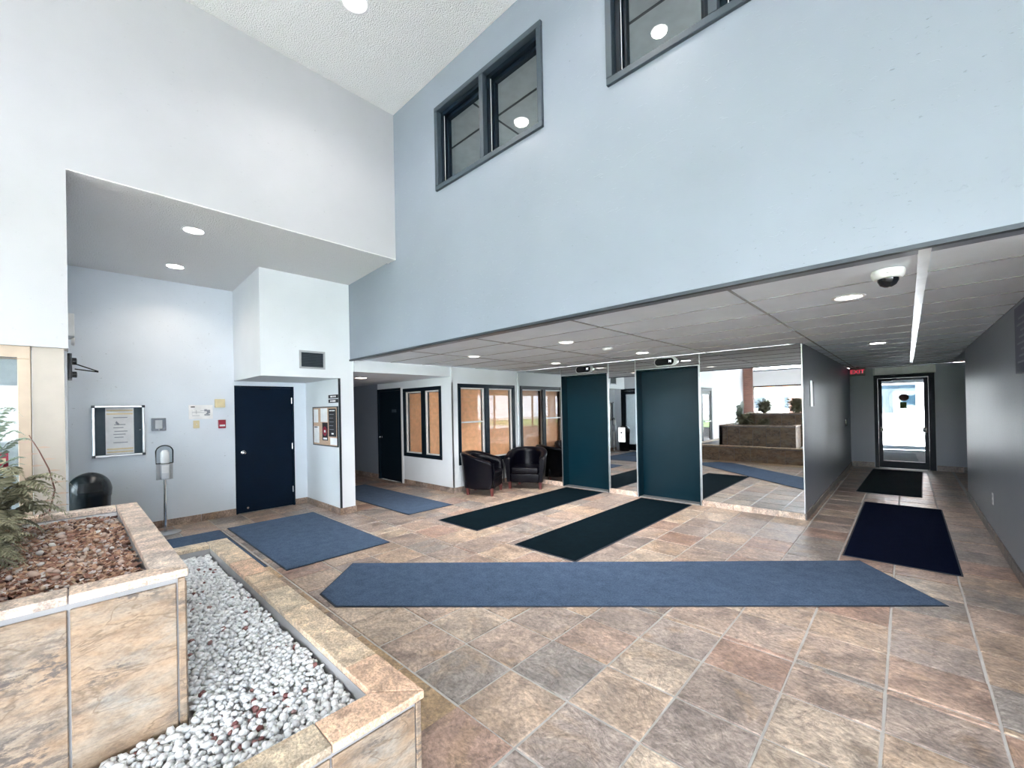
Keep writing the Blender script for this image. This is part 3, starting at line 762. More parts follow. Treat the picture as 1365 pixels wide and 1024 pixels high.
for x in (-3.75, -2.45, -1.15): bx('ceiling_tee', (x - 0.012, YB + 0.2, 5.294), (x + 0.012, 7.2, 5.2995), 'dark_trim', uc)
for y in (3.76, 4.7, 5.6): bx('ceiling_tee', (-5.1, y - 0.012, 5.293), (0.9, y + 0.012, 5.2985), 'dark_trim', uc)

# ------------------------------------------------------------------ recessed lamps
def downlight(x, y, z, label, r=0.09, lens='lamp', power=10.0, col=(1.0, 0.95, 0.9), group='recessed ceiling lights', drop=0.0):
    t = thing('recessed_light', label, 'ceiling light', (x, y, z), group=None)
    n = 28
    mb = MB(); mb.lathe([(r * 1.22, 0.0), (r * 1.24, -0.004), (r * 1.05, -0.009), (r * 0.98, -0.004), (r * 0.97, 0.0)], (0, 0, 0), n)
    mb.build('trim_ring', 'white_plastic', t, local=True, smooth=True)
    MB().lathe([(r * 0.95, -0.0005), (r * 0.9, -0.007), (r * 0.4, -0.010), (0.004, -0.0105)], (0, 0, 0), n).build('lamp_lens', lens, t, local=True, smooth=True)
    if power > 0:
        l = bpy.data.lights.new('bulb', 'AREA'); l.shape = 'DISK'; l.size = r * 1.6; l.energy = power; l.color = col; l.spread = math.radians(130)
        o = bpy.data.objects.new('bulb', l); o.parent = t; o.location = (0, 0, -0.02); COL.objects.link(o)
    return t
def alc_z(x): return 3.52 + (x - (XA - T)) / (XL - XA) * 0.125
downlight(-5.67, 0.96, alc_z(-5.67), 'lit recessed light in the alcove ceiling nearer the lobby', power=1.6, col=(1, 0.9, 0.78))
downlight(-7.0, 0.98, alc_z(-7.0), 'lit recessed light in the alcove ceiling close above the notice case wall', power=2.4, col=(1, 0.84, 0.68))
downlight(-3.84, 1.95, HZ, 'lit recessed light in the high lobby ceiling near the left upper window', r=0.11, power=6)
downlight(-1.85, 1.96, HZ, 'recessed light in the high lobby ceiling mirrored in the right upper window', r=0.09, power=6)
downlight(-0.31, 4.11, CZ - 0.001, 'frosted recessed light beside the dome camera', r=0.085, lens='lamp_dim', power=5)
downlight(-0.28, 7.68, CZ - 0.001, 'bright recessed light over the corridor mat', r=0.085, power=2.5)
downlight(-3.04, 4.22, CZ - 0.001, 'recessed light in the lowered ceiling in front of the second elevator, nearer the lobby', r=0.085, lens='lamp_dim', power=10)
downlight(-2.90, 5.97, CZ - 0.001, 'bright recessed light just in front of the right elevator', r=0.085, power=12)
downlight(-4.62, 6.08, CZ - 0.001, 'recessed light just in front of the left elevator', r=0.085, lens='lamp_dim', power=9)
downlight(-4.79, 4.25, CZ - 0.001, 'recessed light in the lowered ceiling toward the passage', r=0.085, lens='lamp_dim', power=12)
downlight(-7.4, 3.75, 2.219, 'pink-glowing recessed light in the passage ceiling', r=0.10, lens='lamp_warm', power=0.6, col=(1, 0.78, 0.66))
for (x, y, lb) in ((-4.4, 5.6, 'added round lamp brightening the room behind the left upper window'), (-2.4, 6.2, 'added round lamp brightening the room behind the right upper window')):  # added lamps, only there to lift the dark room behind the glass
    downlight(x, y, 5.299, lb, r=0.085, lens='lamp', power=8)
downlight(0.35, 6.3, 5.299, 'added round lamp brightening the room behind the upper windows', r=0.085, lens='lamp', power=14)  # third added fill lamp for the same room, set out of sight

# dome camera and smoke detector
t = thing('dome_camera', 'white dome security camera with dark bubble under the lowered ceiling', 'camera', (-0.07, 3.46, CZ - 0.002))
MB().lathe([(0.078, 0.0), (0.082, -0.012), (0.078, -0.04), (0.066, -0.052), (0.05, -0.053)], n=32).build('housing', 'white_plastic', t, local=True, smooth=True)
MB().lathe([(0.052, -0.05), (0.05, -0.068), (0.038, -0.09), (0.018, -0.102), (0.002, -0.104)], n=28).build('dome', 'display', t, local=True, smooth=True)
MB().lathe([(0.008, -0.0425), (0.008, -0.0445)], (0.0, -0.074, 0.012), 8).build('screw', 'dark_trim', t, local=True)
t = thing('smoke_detector', 'small white smoke detector between the ceiling lights before the elevators', 'smoke detector', (-2.985, 5.11, CZ - 0.001))
MB().lathe([(0.07, 0.0), (0.07, -0.012), (0.055, -0.03), (0.03, -0.036), (0.003, -0.037)], n=24).build('body', 'white_plastic', t, local=True, smooth=True)
MB().lathe([(0.058, -0.014), (0.05, -0.026), (0.045, -0.024)], n=24).build('grille', 'grey_plastic', t, local=True, smooth=True)

# ------------------------------------------------------------------ elevators, mirrors
def elevator(label, x0, x1):
    t = thing('elevator_entrance', label, 'elevator', ((x0 + x1) / 2, YM, 0))
    z = 2.215; d = 0.16
    for a, b in ((x0, x0 + 0.02), (x1 - 0.02, x1)):
        bx('jamb', (a, YM - 0.012, 0), (b, YM + d + 0.05, z), 'teal_door', t)
    bx('head_jamb', (x0, YM - 0.012, z - 0.02), (x1, YM + d + 0.05, z), 'teal_door', t)
    MB().box((x0 - 0.008, YM - 0.016, 0), (x0 + 0.004, YM - 0.012, z + 0.008)).box((x1 - 0.004, YM - 0.016, 0), (x1 + 0.008, YM - 0.012, z + 0.008)).box((x0 + 0.004, YM - 0.016, z - 0.004), (x1 - 0.004, YM - 0.012, z + 0.008)).build('edge_trim', 'steel', t)
    bx('door_panel', (x0 + 0.02, YM + d, 0.012), (x1 - 0.02, YM + d + 0.04, z - 0.02), 'teal_door', t)
    bx('sill', (x0 + 0.02, YM - 0.01, 0.0), (x1 - 0.02, YM + d + 0.05, 0.012), 'sill_steel', t)
    for k in range(3):
        yy = YM + 0.04 + k * 0.035
        bx('groove', (x0 + 0.03, yy, 0.012), (x1 - 0.03, yy + 0.008, 0.0135), 'dark_trim', t)
    return t
elevator('left dark teal elevator door beside the armchairs', -5.06, -4.01)
elevator('right dark teal elevator door beside the wide mirror', -3.44, -2.38)

def mirror(label, x0, x1, z0, z1, edge=True):
    t = thing('wall_mirror', label, 'mirror', ((x0 + x1) / 2, YM, z0))
    bx('mirror_glass', (x0 + 0.004, YM, z0), (x1 - 0.004, YM + 0.010, z1), 'mirror', t)
    if edge:
        for a, b in ((x0, x0 + 0.012), (x1 - 0.012, x1)):
            bx('edge_strip', (a, YM - 0.005, z0), (b, YM - 0.0005, z1), 'steel', t)
    return t
mirror('narrow wall mirror behind the armchairs left of the left elevator', XO + 0.004, -5.07, 0.087, CZ - 0.01)
mirror('narrow wall mirror with the call buttons between the two elevators', -3.999, -3.451, 0.087, CZ - 0.01)
mirror('wide wall mirror between the right elevator and the corridor', -2.371, XC + 0.001, 0.087, CZ - 0.01)
mirror('mirror strip above the left elevator door', -5.068, -4.002, 2.225, CZ - 0.01, False)
mirror('mirror strip above the right elevator door', -3.448, -2.374, 2.225, CZ - 0.01, False)

def indicator(x, label):
    t = thing('floor_indicator', label, 'elevator indicator', (x, YM, 2.315))
    def stadium(w, h, n=14):
        pts = []
        for s, a0 in ((1, -PI / 2), (-1, PI / 2)):
            for k in range(n + 1):
                a = a0 + PI * k / n
                pts.append((s * (w / 2 - h / 2) + h / 2 * math.cos(a), h / 2 * math.sin(a)))
        return pts
    MB().extrude([(p[0], -0.003, p[1]) for p in stadium(0.40, 0.15)], (0, -0.022, 0)).build('face_plate', 'steel', t, bevel=0.004, local=True)
    MB().extrude([(p[0] - 0.02, -0.0252, p[1]) for p in stadium(0.32, 0.115)], (0, -0.006, 0)).build('display', 'display', t, bevel=0.002, local=True)
    text_mesh('M', 0.055, 'digit', t, Matrix.Translation((x + 0.075, YM - 0.0325, 2.315)) @ FACE_NY, 'digit')
    return t
indicator(-4.50, 'oval black floor display above the left elevator')
indicator(-2.90, 'oval black floor display above the right elevator')
t = thing('call_button_plate', 'white call button plate on the narrow mirror between the elevators', 'call button', (-3.74, YM, 1.07))
bx('plate', (-3.805, YM - 0.012, 0.945), (-3.675, YM - 0.001, 1.205), 'white_plastic', t, bevel=0.004)
for z in (1.115, 1.035):
    MB().lathe([(0.017, 0), (0.017, -0.006), (0.012, -0.009)], (-3.74, YM - 0.012, z), 20, 'y').build('button', 'dark_trim' if z > 1.1 else 'grey_plastic', t, smooth=True)

# ------------------------------------------------------------------ mats
def floor_mat(label, pts, m, border=0.03, z=0.0):
    cx = sum(p[0] for p in pts) / len(pts); cyy = sum(p[1] for p in pts) / len(pts)
    t = thing('floor_mat', label, 'mat', (cx, cyy, z + 0.0015))
    P = [Vector((p[0] - cx, p[1] - cyy)) for p in pts]
    n = len(P)
    area = sum(P[i].x * P[(i + 1) % n].y - P[(i + 1) % n].x * P[i].y for i in range(n))
    if area < 0: P.reverse()
    inn = []
    for i in range(n):
        a, b, c = P[i - 1], P[i], P[(i + 1) % n]
        d1, d2 = (b - a).normalized(), (c - b).normalized()
        n1, n2 = Vector((-d1.y, d1.x)), Vector((-d2.y, d2.x))
        k = (n1 + n2); k = k / max(0.3, k.dot(n1))
        inn.append(b + k * border)
    MB().prism([(p.x, p.y) for p in P], 0.0, 0.004).build('rubber_border', 'mat_edge', t, local=True)
    MB().prism([(p.x, p.y) for p in inn], 0.0045, 0.009).build('carpet_pile', m, t, local=True, bevel=0.002, seg=1)
    return t
floor_mat('long blue-grey runner laid diagonally across the lobby floor', [(-3.759, 1.484), (-4.253, 2.022), (-0.369, 5.406), (0.21, 4.637), (-3.417, 1.472)], 'blue_carpet', 0.012)
floor_mat('wide blue-grey mat in front of the navy alcove door', [(-6.9, 1.485), (-6.9, 2.65), (-4.57, 2.65), (-4.57, 1.485)], 'blue_carpet', 0.012)
floor_mat('blue-grey mat half hidden behind the stone planter', [(-6.88, 0.30), (-6.88, 1.40), (-4.86, 1.40), (-4.86, 0.30)], 'blue_carpet', 0.012)
floor_mat('faded blue mat inside the passage opening', [(-8.55, 3.52), (-8.55, 4.38), (-5.53, 4.38), (-5.53, 3.52)], 'blue_carpet', 0.012)
floor_mat('dark teal mat leading to the left elevator', [(-4.94, 3.63), (-4.94, 6.76), (-4.10, 6.76), (-4.10, 3.63)], 'teal_carpet', 0.016)
floor_mat('dark teal mat leading to the right elevator', [(-3.36, 3.55), (-3.36, 6.76), (-2.50, 6.76), (-2.50, 3.55)], 'teal_carpet', 0.016)
floor_mat('dark navy mat at the corridor mouth beside the runner', [(-0.515, 5.49), (-0.515, 8.63), (0.345, 8.63), (0.345, 5.49)], 'navy_carpet', 0.014)
floor_mat('dark teal mat at the far glass door', [(-0.68, 9.52), (-0.60, 12.9), (0.24, 12.9), (0.16, 9.52)], 'teal_carpet', 0.014)

# ------------------------------------------------------------------ stone planter, three steps
def planter_box(t, x0, x1, y0, y1, z0, z1, cap, over, capm, facem, tile=0.40, jx=None, jy=None, caph=0.032):
    """grouted core with face tiles on +X and +Y, cap stones around the rim, open centre"""
    zc = z1 - caph
    w = cap
    mb = MB()
    mb.box((x0, y0, z0), (x0 + w, y1, zc)).box((x1 - w, y0, z0), (x1 - 0.012, y1 - 0.012, zc)).box((x0 + w, y1 - w, z0), (x1 - w, y1 - 0.012, zc)).box((x0 + w, y0, z0), (x1 - w, y0 + w, zc))
    mb.build('core', 'mortar', t)
    zj = z1 - 0.006
    MB().box((x0 + 0.002, y0, zc - 0.002), (x0 + w - 0.006, y1 - 0.004, zj)).box((x1 - w + 0.006, y0, zc - 0.002), (x1 - 0.004, y1 - 0.004, zj)).box((x0 + w - 0.006, y1 - w + 0.006, zc - 0.002), (x1 - w + 0.006, y1 - 0.004, zj)).build('joint_mortar', 'mortar', t)
    def cuts(a, b, first):
        c = [b]; p = first
        while p > a + 0.05:
            c.append(p); p -= tile
        c.append(a)
        return c[::-1]
    ys = cuts(y0, y1, jy); xs_ = cuts(x0, x1, jx)
    g = 0.004
    gap = 0.022
    for a, b in zip(ys, ys[1:]):
        last = abs(b - y1) < 1e-6
        MB().box((x1 - 0.012, a + g, z0), (x1, b - (0.034 if last else g), zc - gap)).build('face_tile', facem, t, bevel=0.003, seg=1, rnd=random.random())
    MB().box((x1 - 0.012, y1 - 0.028, z0), (x1 + 0.001, y1 - 0.004, zc - 0.004)).build('corner_strip', facem, t, bevel=0.003, seg=1, rnd=0.55)
    for a, b in zip(xs_, xs_[1:]):
        MB().box((a + g, y1 - 0.012, z0), (b - g, y1, zc - gap)).build('face_tile', facem, t, bevel=0.003, seg=1, rnd=random.random())
    o = over
    # cap: +X run (mitred at the +Y corner), +Y run, far run
    def capstone(q):
        MB().prism(q, zc, z1).build('cap_stone', capm, t, bevel=0.004, seg=2, rnd=random.random())
    def clip_front(a, b):
        ia = b if b < y1 - 0.01 else y1
        return a, ia
    for a, b in zip(ys, ys[1:]):
        if abs(b - y1) < 1e-6:
            capstone([(x1 - w, a + g / 2), (x1 + o, a + g / 2), (x1 + o, y1 + o - 0.002), (x1 - w, y1 - w - 0.003)])
        else:
            capstone([(x1 - w, a + g / 2), (x1 + o, a + g / 2), (x1 + o, b - g / 2), (x1 - w, b - g / 2)])
    for a, b in zip(xs_, xs_[1:]):
        if abs(b - x1) < 1e-6:
            capstone([(a + g / 2, y1 - w), (x1 - w - 0.003, y1 - w), (x1 + o - 0.003, y1 + o), (a + g / 2, y1 + o)])
        else:
            capstone([(a + g / 2, y1 - w), (b - g / 2, y1 - w), (b - g / 2, y1 + o), (a + g / 2, y1 + o)])
    yf = y1 - w - 0.004
    while yf > y0 + 0.02:
        c = max(y0, yf - tile)
        capstone([(x0 - o, c + g / 2), (x0 + w, c + g / 2), (x0 + w, yf), (x0 - o, yf)])
        yf = c
pt = thing('planter', 'stepped stone planter clad in slate tiles beside the left wall', 'planter', (-3.0, 0.0, 0))
planter_box(pt, -4.72, -1.505, -2.0, 1.005, 0.0, 0.42, 0.15, 0.008, 'slate_rim', 'slate_light', 0.40, jx=-1.90, jy=0.625)
planter_box(pt, -4.10, -2.170, -1.3, 0.325, 0.25, 0.968, 0.105, 0.006, 'slate_cap', 'slate_light', 0.335, jx=-2.53, jy=-0.010)
planter_box(pt, -3.60, -1.95, -1.9, -0.45, 0.25, 1.30, 0.105, 0.006, 'slate_cap', 'slate_light', 0.335, jx=-2.30, jy=-0.80)
# white liner visible under the tall planter's far cap
bx('liner', (-3.994, -0.9, 0.80), (-3.99, 0.218, 0.93), 'white_plastic', pt)

def rock_mesh(seed, flat=0.6, sub=1):
    bm = bmesh.new()
    bmesh.ops.create_icosphere(bm, subdivisions=sub, radius=1.0)
    rng = random.Random(seed)
    off = Vector((rng.random() * 50, rng.random() * 50, rng.random() * 50))
    sx, sy = rng.uniform(0.75, 1.2), rng.uniform(0.65, 0.95)
    for v in bm.verts:
        k = 1 + 0.28 * noise.noise(v.co * 1.1 + off)
        v.co = Vector((v.co.x * k * sx, v.co.y * k * sy, v.co.z * k * flat))
    vs_ = [v.co.copy() for v in bm.verts]; fs = [[v.index for v in f.verts] for f in bm.faces]
    bm.free()
    return vs_, fs

def scatter(parent, protos, spots, m, part_name, rest_name, n_parts, smooth=True):
    """spots: (x, y, z, size, rnd). The largest in view become parts of their own, the rest one mesh"""
    rl = Vector(root_of(parent).location)
    def key(s):
        q = cam_px(s[0], s[1], s[2]); return (q[2] / s[3]) if q and 0 <= q[0] <= 1365 and q[1] <= 1024 else 1e6 + random.random()
    spots = sorted(spots, key=key)
    meshes = {}
    V, F, R = [], [], []
    for i, (x, y, z, s, r) in enumerate(spots):
        pi = random.randrange(len(protos))
        vs_, fs = protos[pi]
        mt = Matrix.Translation(Vector((x, y, z)) - rl) @ Matrix.Rotation(random.uniform(0, 2 * PI), 4, 'Z') @ Matrix.Rotation(random.uniform(-0.7, 0.7), 4, 'X') @ Matrix.Rotation(random.uniform(-0.7, 0.7), 4, 'Y') @ Matrix.Scale(s, 4)
        if i < n_parts:
            kk = (pi, round(r * 7))
            if kk not in meshes:
                me = bpy.data.meshes.new(part_name); me.from_pydata(vs_, [], fs); me.materials.append(M[m])
                if smooth:
                    for p in me.polygons: p.use_smooth = True
                at = me.attributes.new('rnd', 'FLOAT', 'POINT'); at.data.foreach_set('value', [min(1, kk[1] / 7)] * len(me.vertices))
                meshes[kk] = me
            o = bpy.data.objects.new(part_name, meshes[kk]); o.matrix_local = mt; o.parent = parent; COL.objects.link(o)
        else:
            b0 = len(V)
            V += [mt @ v for v in vs_]; F += [[k + b0 for k in f] for f in fs]; R += [r] * len(vs_)
    me = bpy.data.meshes.new(rest_name); me.from_pydata(V, [], F); me.materials.append(M[m])
    if smooth:
        for p in me.polygons: p.use_smooth = True
    at = me.attributes.new('rnd', 'FLOAT', 'POINT'); at.data.foreach_set('value', R)
    o = bpy.data.objects.new(rest_name, me); o.parent = parent; COL.objects.link(o); o['kind'] = 'stuff'
    return o

# white pebbles in the low step
gb = thing('gravel_bed', 'bed of white pebbles in the low step of the stone planter', 'gravel', (-3.0, 0.6, 0.30))
bx('bed', (-4.565, -1.85, 0.0), (-1.66, 0.85, 0.315), 'grout', gb)
protos = [rock_mesh(k, 0.62) for k in range(8)]
spots = []
def gz(x, y):
    return 0.325 + 0.02 * noise.noise(Vector((x * 1.7, y * 1.7, 3))) + 0.03 * max(0, 1 - abs(x + 2.9) / 1.6) * max(0, 1 - abs(y - 0.45) / 0.4)
y = -0.75
while y < 0.84:
    x = -4.55
    while x < -1.67:
        if not (x < -2.18 and y < 0.31):
            for lay in range(2):
                s = random.uniform(0.0125, 0.0235)
                px, py = x + random.uniform(-0.013, 0.013), y + random.uniform(-0.013, 0.013)
                if px > -1.672 or py > 0.838 or px < -4.55 or (px < -2.15 and py < 0.345): continue
                red = noise.noise(Vector((px * 2.3, py * 2.3, 9))) > 0.28
                r = random.uniform(0.0, 0.04) if random.random() < (0.16 if red else 0.015) else random.uniform(0.1, 1)
                spots.append((px, py, gz(px, py) + 0.012 * lay, s, r))
        x += 0.0265
    y += 0.0265
scatter(gb, protos, spots, 'pebble', 'pebble', 'pebbles', 290)

# bark and stones in the tall step
mb_ = thing('mulch_bed', 'bed of red bark chips and stones in the tall step of the planter', 'mulch', (-3.1, 0.0, 0.86))
bx('soil', (-3.985, -1.19, 0.60), (-2.28, 0.215, 0.872), 'soil', mb_)
def chip_mesh(seed):
    rng = random.Random(seed)
    l, w, h = rng.uniform(0.8, 1.5), rng.uniform(0.35, 0.7), rng.uniform(0.12, 0.3)
    vs_ = []
    for zz in (-h, h):
        for (a, b) in ((-l, -w), (l * rng.uniform(0.6, 1), -w * rng.uniform(0.4, 1)), (l, w * rng.uniform(0.3, 1)), (-l * rng.uniform(0.5, 1), w)):
            vs_.append(Vector((a, b, zz + rng.uniform(-0.1, 0.1))))
    return vs_, [[3, 2, 1, 0], [4, 5, 6, 7], [0, 1, 5, 4], [1, 2, 6, 5], [2, 3, 7, 6], [3, 0, 4, 7]]
chips = [chip_mesh(k) for k in range(10)]
sp = []
for k in range(6000):
    x, y = random.uniform(-3.97, -2.29), random.uniform(-0.6, 0.208)
    hz = 0.885 + 0.03 * noise.noise(Vector((x * 2.4, y * 2.4, 0))) + 0.04 * max(0, 1 - abs(y) / 0.6)
    sp.append((x, y, hz, random.uniform(0.008, 0.019), min(0.97, abs(random.gauss(0.42, 0.3)))))
scatter(mb_, chips, sp, 'mulch', 'bark_chip', 'bark_chips', 200, smooth=False)
st = []
for k in range(150):
    x, y = random.uniform(-3.97, -2.29), random.uniform(-0.6, 0.2)
    st.append((x, y, 0.905 + 0.03 * noise.noise(Vector((x * 2.4, y * 2.4, 0))) + 0.035 * max(0, 1 - abs(y) / 0.6), random.uniform(0.009, 0.021), random.uniform(0.62, 0.97)))
scatter(mb_, protos, st, 'mulch', 'stone', 'stones', 90)

# ------------------------------------------------------------------ ferns
def frond(bm, p0, dirv, length, rise, droop, leaf, side_n=26, vals=None):
    d = Vector(dirv).normalized()
    pts = []
    n = side_n
    for k in range(n + 1):
        u = k / n
        p = Vector(p0) + d * (length * u) + Vector((0, 0, rise * math.sin(min(1, u * 1.15) * PI / 2) - droop * u ** 2.5))
        pts.append(p)
    sd = d.cross(Vector((0, 0, 1))).normalized()
    for k in range(n):
        a, b = pts[k], pts[k + 1]
        w = 0.0025 * (1 - k / n) + 0.0008
        v = [bm.verts.new(a - sd * w), bm.verts.new(a + sd * w), bm.verts.new(b + sd * w), bm.verts.new(b - sd * w)]
        bm.faces.new(v)
        u = (k + 0.5) / n
        L = leaf * math.sin(PI * min(1, 0.12 + u * 0.9)) ** 0.8
        t = (b - a).normalized()
        for s in (-1, 1):
            tip = a + sd * s * L + t * L * 0.35 + Vector((0, 0, -0.25 * L + random.uniform(-0.1, 0.12) * L))
            mid = (a + tip) / 2 + Vector((0, 0, 0.08 * L))
            q = t * L * 0.19
            vv = [bm.verts.new(a), bm.verts.new(mid - q), bm.verts.new(tip), bm.verts.new(mid + q)]
            bm.faces.new(vv)
def fern(label, loc, spec, m='fern', pot=0.0):
    t = thing('fern', label, 'fern', loc)
    MB().tube([(0, 0, -0.06), (0.01, 0, 0.02), (0.0, 0.01, 0.06)], [0.03, 0.025, 0.012], 8).build('crown', 'twig', t, local=True)
    for (az, ln, rise, droop, leaf) in spec:
        bm = bmesh.new()
        frond(bm, (0, 0, 0.02), (math.cos(az), math.sin(az), 0), ln, rise, droop, leaf)
        me = bpy.data.meshes.new('frond'); bm.to_mesh(me); bm.free(); me.materials.append(M[m])
        at = me.attributes.new('rnd', 'FLOAT', 'POINT'); at.data.foreach_set('value', [random.random() for _ in me.vertices])
        o = bpy.data.objects.new('frond', me); o.parent = t; COL.objects.link(o)
    return t
rg = random.Random(3)
fern('grey-green fern drooping over the bark mulch by the glazed entry', (-3.62, -0.33, 0.93), [(rg.uniform(0, 2 * PI), rg.uniform(0.22, 0.42), rg.uniform(0.15, 0.5), rg.uniform(0.15, 0.5), rg.uniform(0.05, 0.08)) for _ in range(60)])
fern('low fern spreading at the edge of the bark mulch', (-3.05, -0.34, 0.92), [(rg.uniform(0.2, 2.9), rg.uniform(0.14, 0.30), rg.uniform(0.05, 0.28), rg.uniform(0.08, 0.24), rg.uniform(0.035, 0.055)) for _ in range(40)])
fern('pale fern with upright fronds in front of the entry glass', (-3.72, -0.42, 0.93), [(rg.uniform(0.9, 2.1), rg.uniform(0.16, 0.34), rg.uniform(0.35, 0.85), rg.uniform(0.0, 0.15), rg.uniform(0.05, 0.085)) for _ in range(8)], 'fern_pale')
for (x, y, lb) in ((-3.22, -1.2, 'dark fern on the top step of the planter, toward the wall'), (-2.36, -1.1, 'dark fern on the top step of the planter, toward the lobby')):
    fern(lb, (x, y, 1.23), [(rg.uniform(0, 2 * PI), rg.uniform(0.2, 0.36), rg.uniform(0.2, 0.6), rg.uniform(0.1, 0.4), rg.uniform(0.06, 0.09)) for _ in range(60)])
bx('top_soil', (-3.49, -1.79, 1.0), (-2.06, -0.56, 1.22), 'soil', pt)
tw = thing('dry_twig', 'bare reddish twig arching over the planter rim', 'twig', (-3.97, -0.10, 0.93))
MB().tube([(-0.06, -0.14, -0.02), (-0.05, -0.05, 0.03), (-0.04, 0.005, 0.06), (-0.04, 0.03, 0.20), (-0.03, 0.005, 0.34), (-0.02, -0.035, 0.46), (-0.02, -0.075, 0.56)], [0.006, 0.006, 0.005, 0.004, 0.0035, 0.003, 0.002], 6).build('stem', 'twig', tw, local=True)
for k in range(13):
    z = 0.06 + k * 0.038; yb = 0.03 - 0.10 * max(0, (z - 0.2)) ** 1.0 / 0.36
    s = 1 if k % 2 else -1
    MB().extrude([(-0.035, yb, z), (-0.035, yb + s * 0.03, z + 0.008), (-0.035, yb + s * 0.065, z - 0.002), (-0.035, yb + s * 0.03, z - 0.006)], (0.002, 0, 0)).build('leaf', 'dry_leaf', tw, local=True)
tg = thing('plant_tag', 'small red and yellow tag hanging among the fern fronds', 'tag', (-3.75, -0.29, 1.36))
bx('card', (-3.752, -0.345, 1.31), (-3.748, -0.243, 1.405), 'red_tag' if 'red_tag' in M else 'ink_red', tg)
MB().tube([(-3.75, -0.28, 1.42), (-3.75, -0.30, 1.30), (-3.74, -0.33, 1.20), (-3.70, -0.35, 0.92)], 0.0025, 6).build('stake', 'dark_trim', tg)
bx('print_patch', (-3.747, -0.285, 1.34), (-3.7465, -0.252, 1.37), 'cream_plastic', tg)

# ------------------------------------------------------------------ glazed entry on the left, beige board
bx('wall_entry_board', (XL - 0.09, -0.20, 0), (XL - 0.04, -0.025, 2.16), 'beige_panel')['kind'] = 'structure'
e = sempty('window_7')
MB().box((XL - 0.11, -0.90, 2.06), (XL - 0.03, -0.205, 2.16)).box((XL - 0.11, -0.275, 0), (XL - 0.03, -0.205, 2.06)).box((XL - 0.11, -0.90, 0), (XL - 0.03, -0.83, 2.06)).box((XL - 0.11, -0.83, 0), (XL - 0.03, -0.275, 0.1)).build('window_frame', 'beige_frame', e, bevel=0.004, seg=1)
bx('gasket', (XL - 0.029, -0.83, 2.062), (XL - 0.026, -0.275, 2.070), 'dark_trim', e)
bx('pane', (XL - 0.075, -0.83, 0.1), (XL - 0.069, -0.275, 2.06), 'glass_tint', e)
d = sempty('door_1')
MB().box((XL - 0.11, -2.0, 2.06), (XL - 0.03, -0.905, 2.16)).box((XL - 0.11, -2.0, 0), (XL - 0.02, -1.88, 2.06)).box((XL - 0.11, -1.0, 0), (XL - 0.02, -0.905, 2.06)).build('door_frame', 'black_frame', d)
MB().box((XL - 0.08, -1.875, 0.01), (XL - 0.04, -1.78, 2.05)).box((XL - 0.08, -1.10, 0.01), (XL - 0.04, -1.005, 2.05)).box((XL - 0.08, -1.78, 1.93), (XL - 0.04, -1.10, 2.05)).box((XL - 0.08, -1.78, 0.01), (XL - 0.04, -1.10, 0.22)).build('door_leaf', 'black_frame', d)
bx('pane', (XL - 0.064, -1.78, 0.22), (XL - 0.056, -1.10, 1.93), 'glass', d)
MB().tube([(XL - 0.038, -1.14, 1.0), (XL - 0.0, -1.14, 1.0), (XL - 0.0, -1.74, 1.0), (XL - 0.038, -1.74, 1.0)], 0.014).build('push_bar', 'steel', d)
# vestibule behind the entry
structs('wall_vestibule', [((-7.72, -2.4, 0), (-7.62, -0.2, 2.75))], 'stucco')
mullioned('added_window', 'y', -2.5, -7.62, -5.9, 0.0, 2.75, 2)  # unseen glazing added so daylight brightens the alcove through the vestibule
struct('ceiling_vestibule', (-7.72, -2.6, 2.75), (XL - 0.31, -0.21, 2.83), 'stucco')

# black entrance doors on the alcove side wall, with closer
d = sempty('door_2')
MB().box((-7.5, -0.12, 2.12), (-5.35, -0.02, 2.2)).box((-7.5, -0.12, 0), (-7.42, -0.02, 2.12)).box((-5.43, -0.12, 0), (-5.35, -0.02, 2.12)).box((-6.46, -0.12, 0), (-6.38, -0.02, 2.12)).build('door_frame', 'black_frame', d)
for a, b in ((-7.42, -6.46), (-6.38, -5.43)):
    MB().box((a + 0.003, -0.09, 0.01), (a + 0.09, -0.04, 2.115)).box((b - 0.09, -0.09, 0.01), (b - 0.003, -0.04, 2.115)).box((a + 0.09, -0.09, 2.0), (b - 0.09, -0.04, 2.115)).box((a + 0.09, -0.09, 0.01), (b - 0.09, -0.04, 0.22)).build('door_leaf', 'black_frame', d)
    bx('pane', (a + 0.09, -0.068, 0.22), (b - 0.09, -0.062, 2.0), 'glass_tint', d)
t = thing('door_closer', 'black door closer with a long arm high beside the beige board', 'door closer', (-5.9, -0.01, 2.05))
bx('body', (-6.05, -0.008, 1.96), (-5.72, 0.022, 2.20), 'black_plastic', t, bevel=0.006)
MB().lathe([(0.035, 0.0), (0.035, 0.03), (0.02, 0.035)], (-5.9, 0.022, 2.14), 16, 'y').build('pivot', 'black_plastic', t, smooth=True)
MB().lathe([(0.03, 0.0), (0.03, 0.03), (0.02, 0.035)], (-5.9, 0.022, 2.01), 16, 'y').build('pivot', 'black_plastic', t, smooth=True)
MB().tube([(-5.88, 0.04, 2.115), (-5.92, 0.205, 2.05)], 0.006).build('arm', 'black_plastic', t)
MB().tube([(-5.90, 0.04, 2.065), (-5.93, 0.205, 2.045)], 0.006).build('arm', 'black_plastic', t)
t = thing('emergency_light', 'white emergency light box high on the alcove side wall', 'emergency light', (-6.0, -0.01, 2.48))
bx('housing', (-6.14, -0.008, 2.38), (-5.86, 0.042, 2.60), 'white_plastic', t, bevel=0.006)
MB().lathe([(0.03, 0), (0.036, 0.02), (0.03, 0.026)], (-5.95, 0.018, 2.345), 16, 'y').build('lamp_head', 'white_plastic', t, smooth=True)
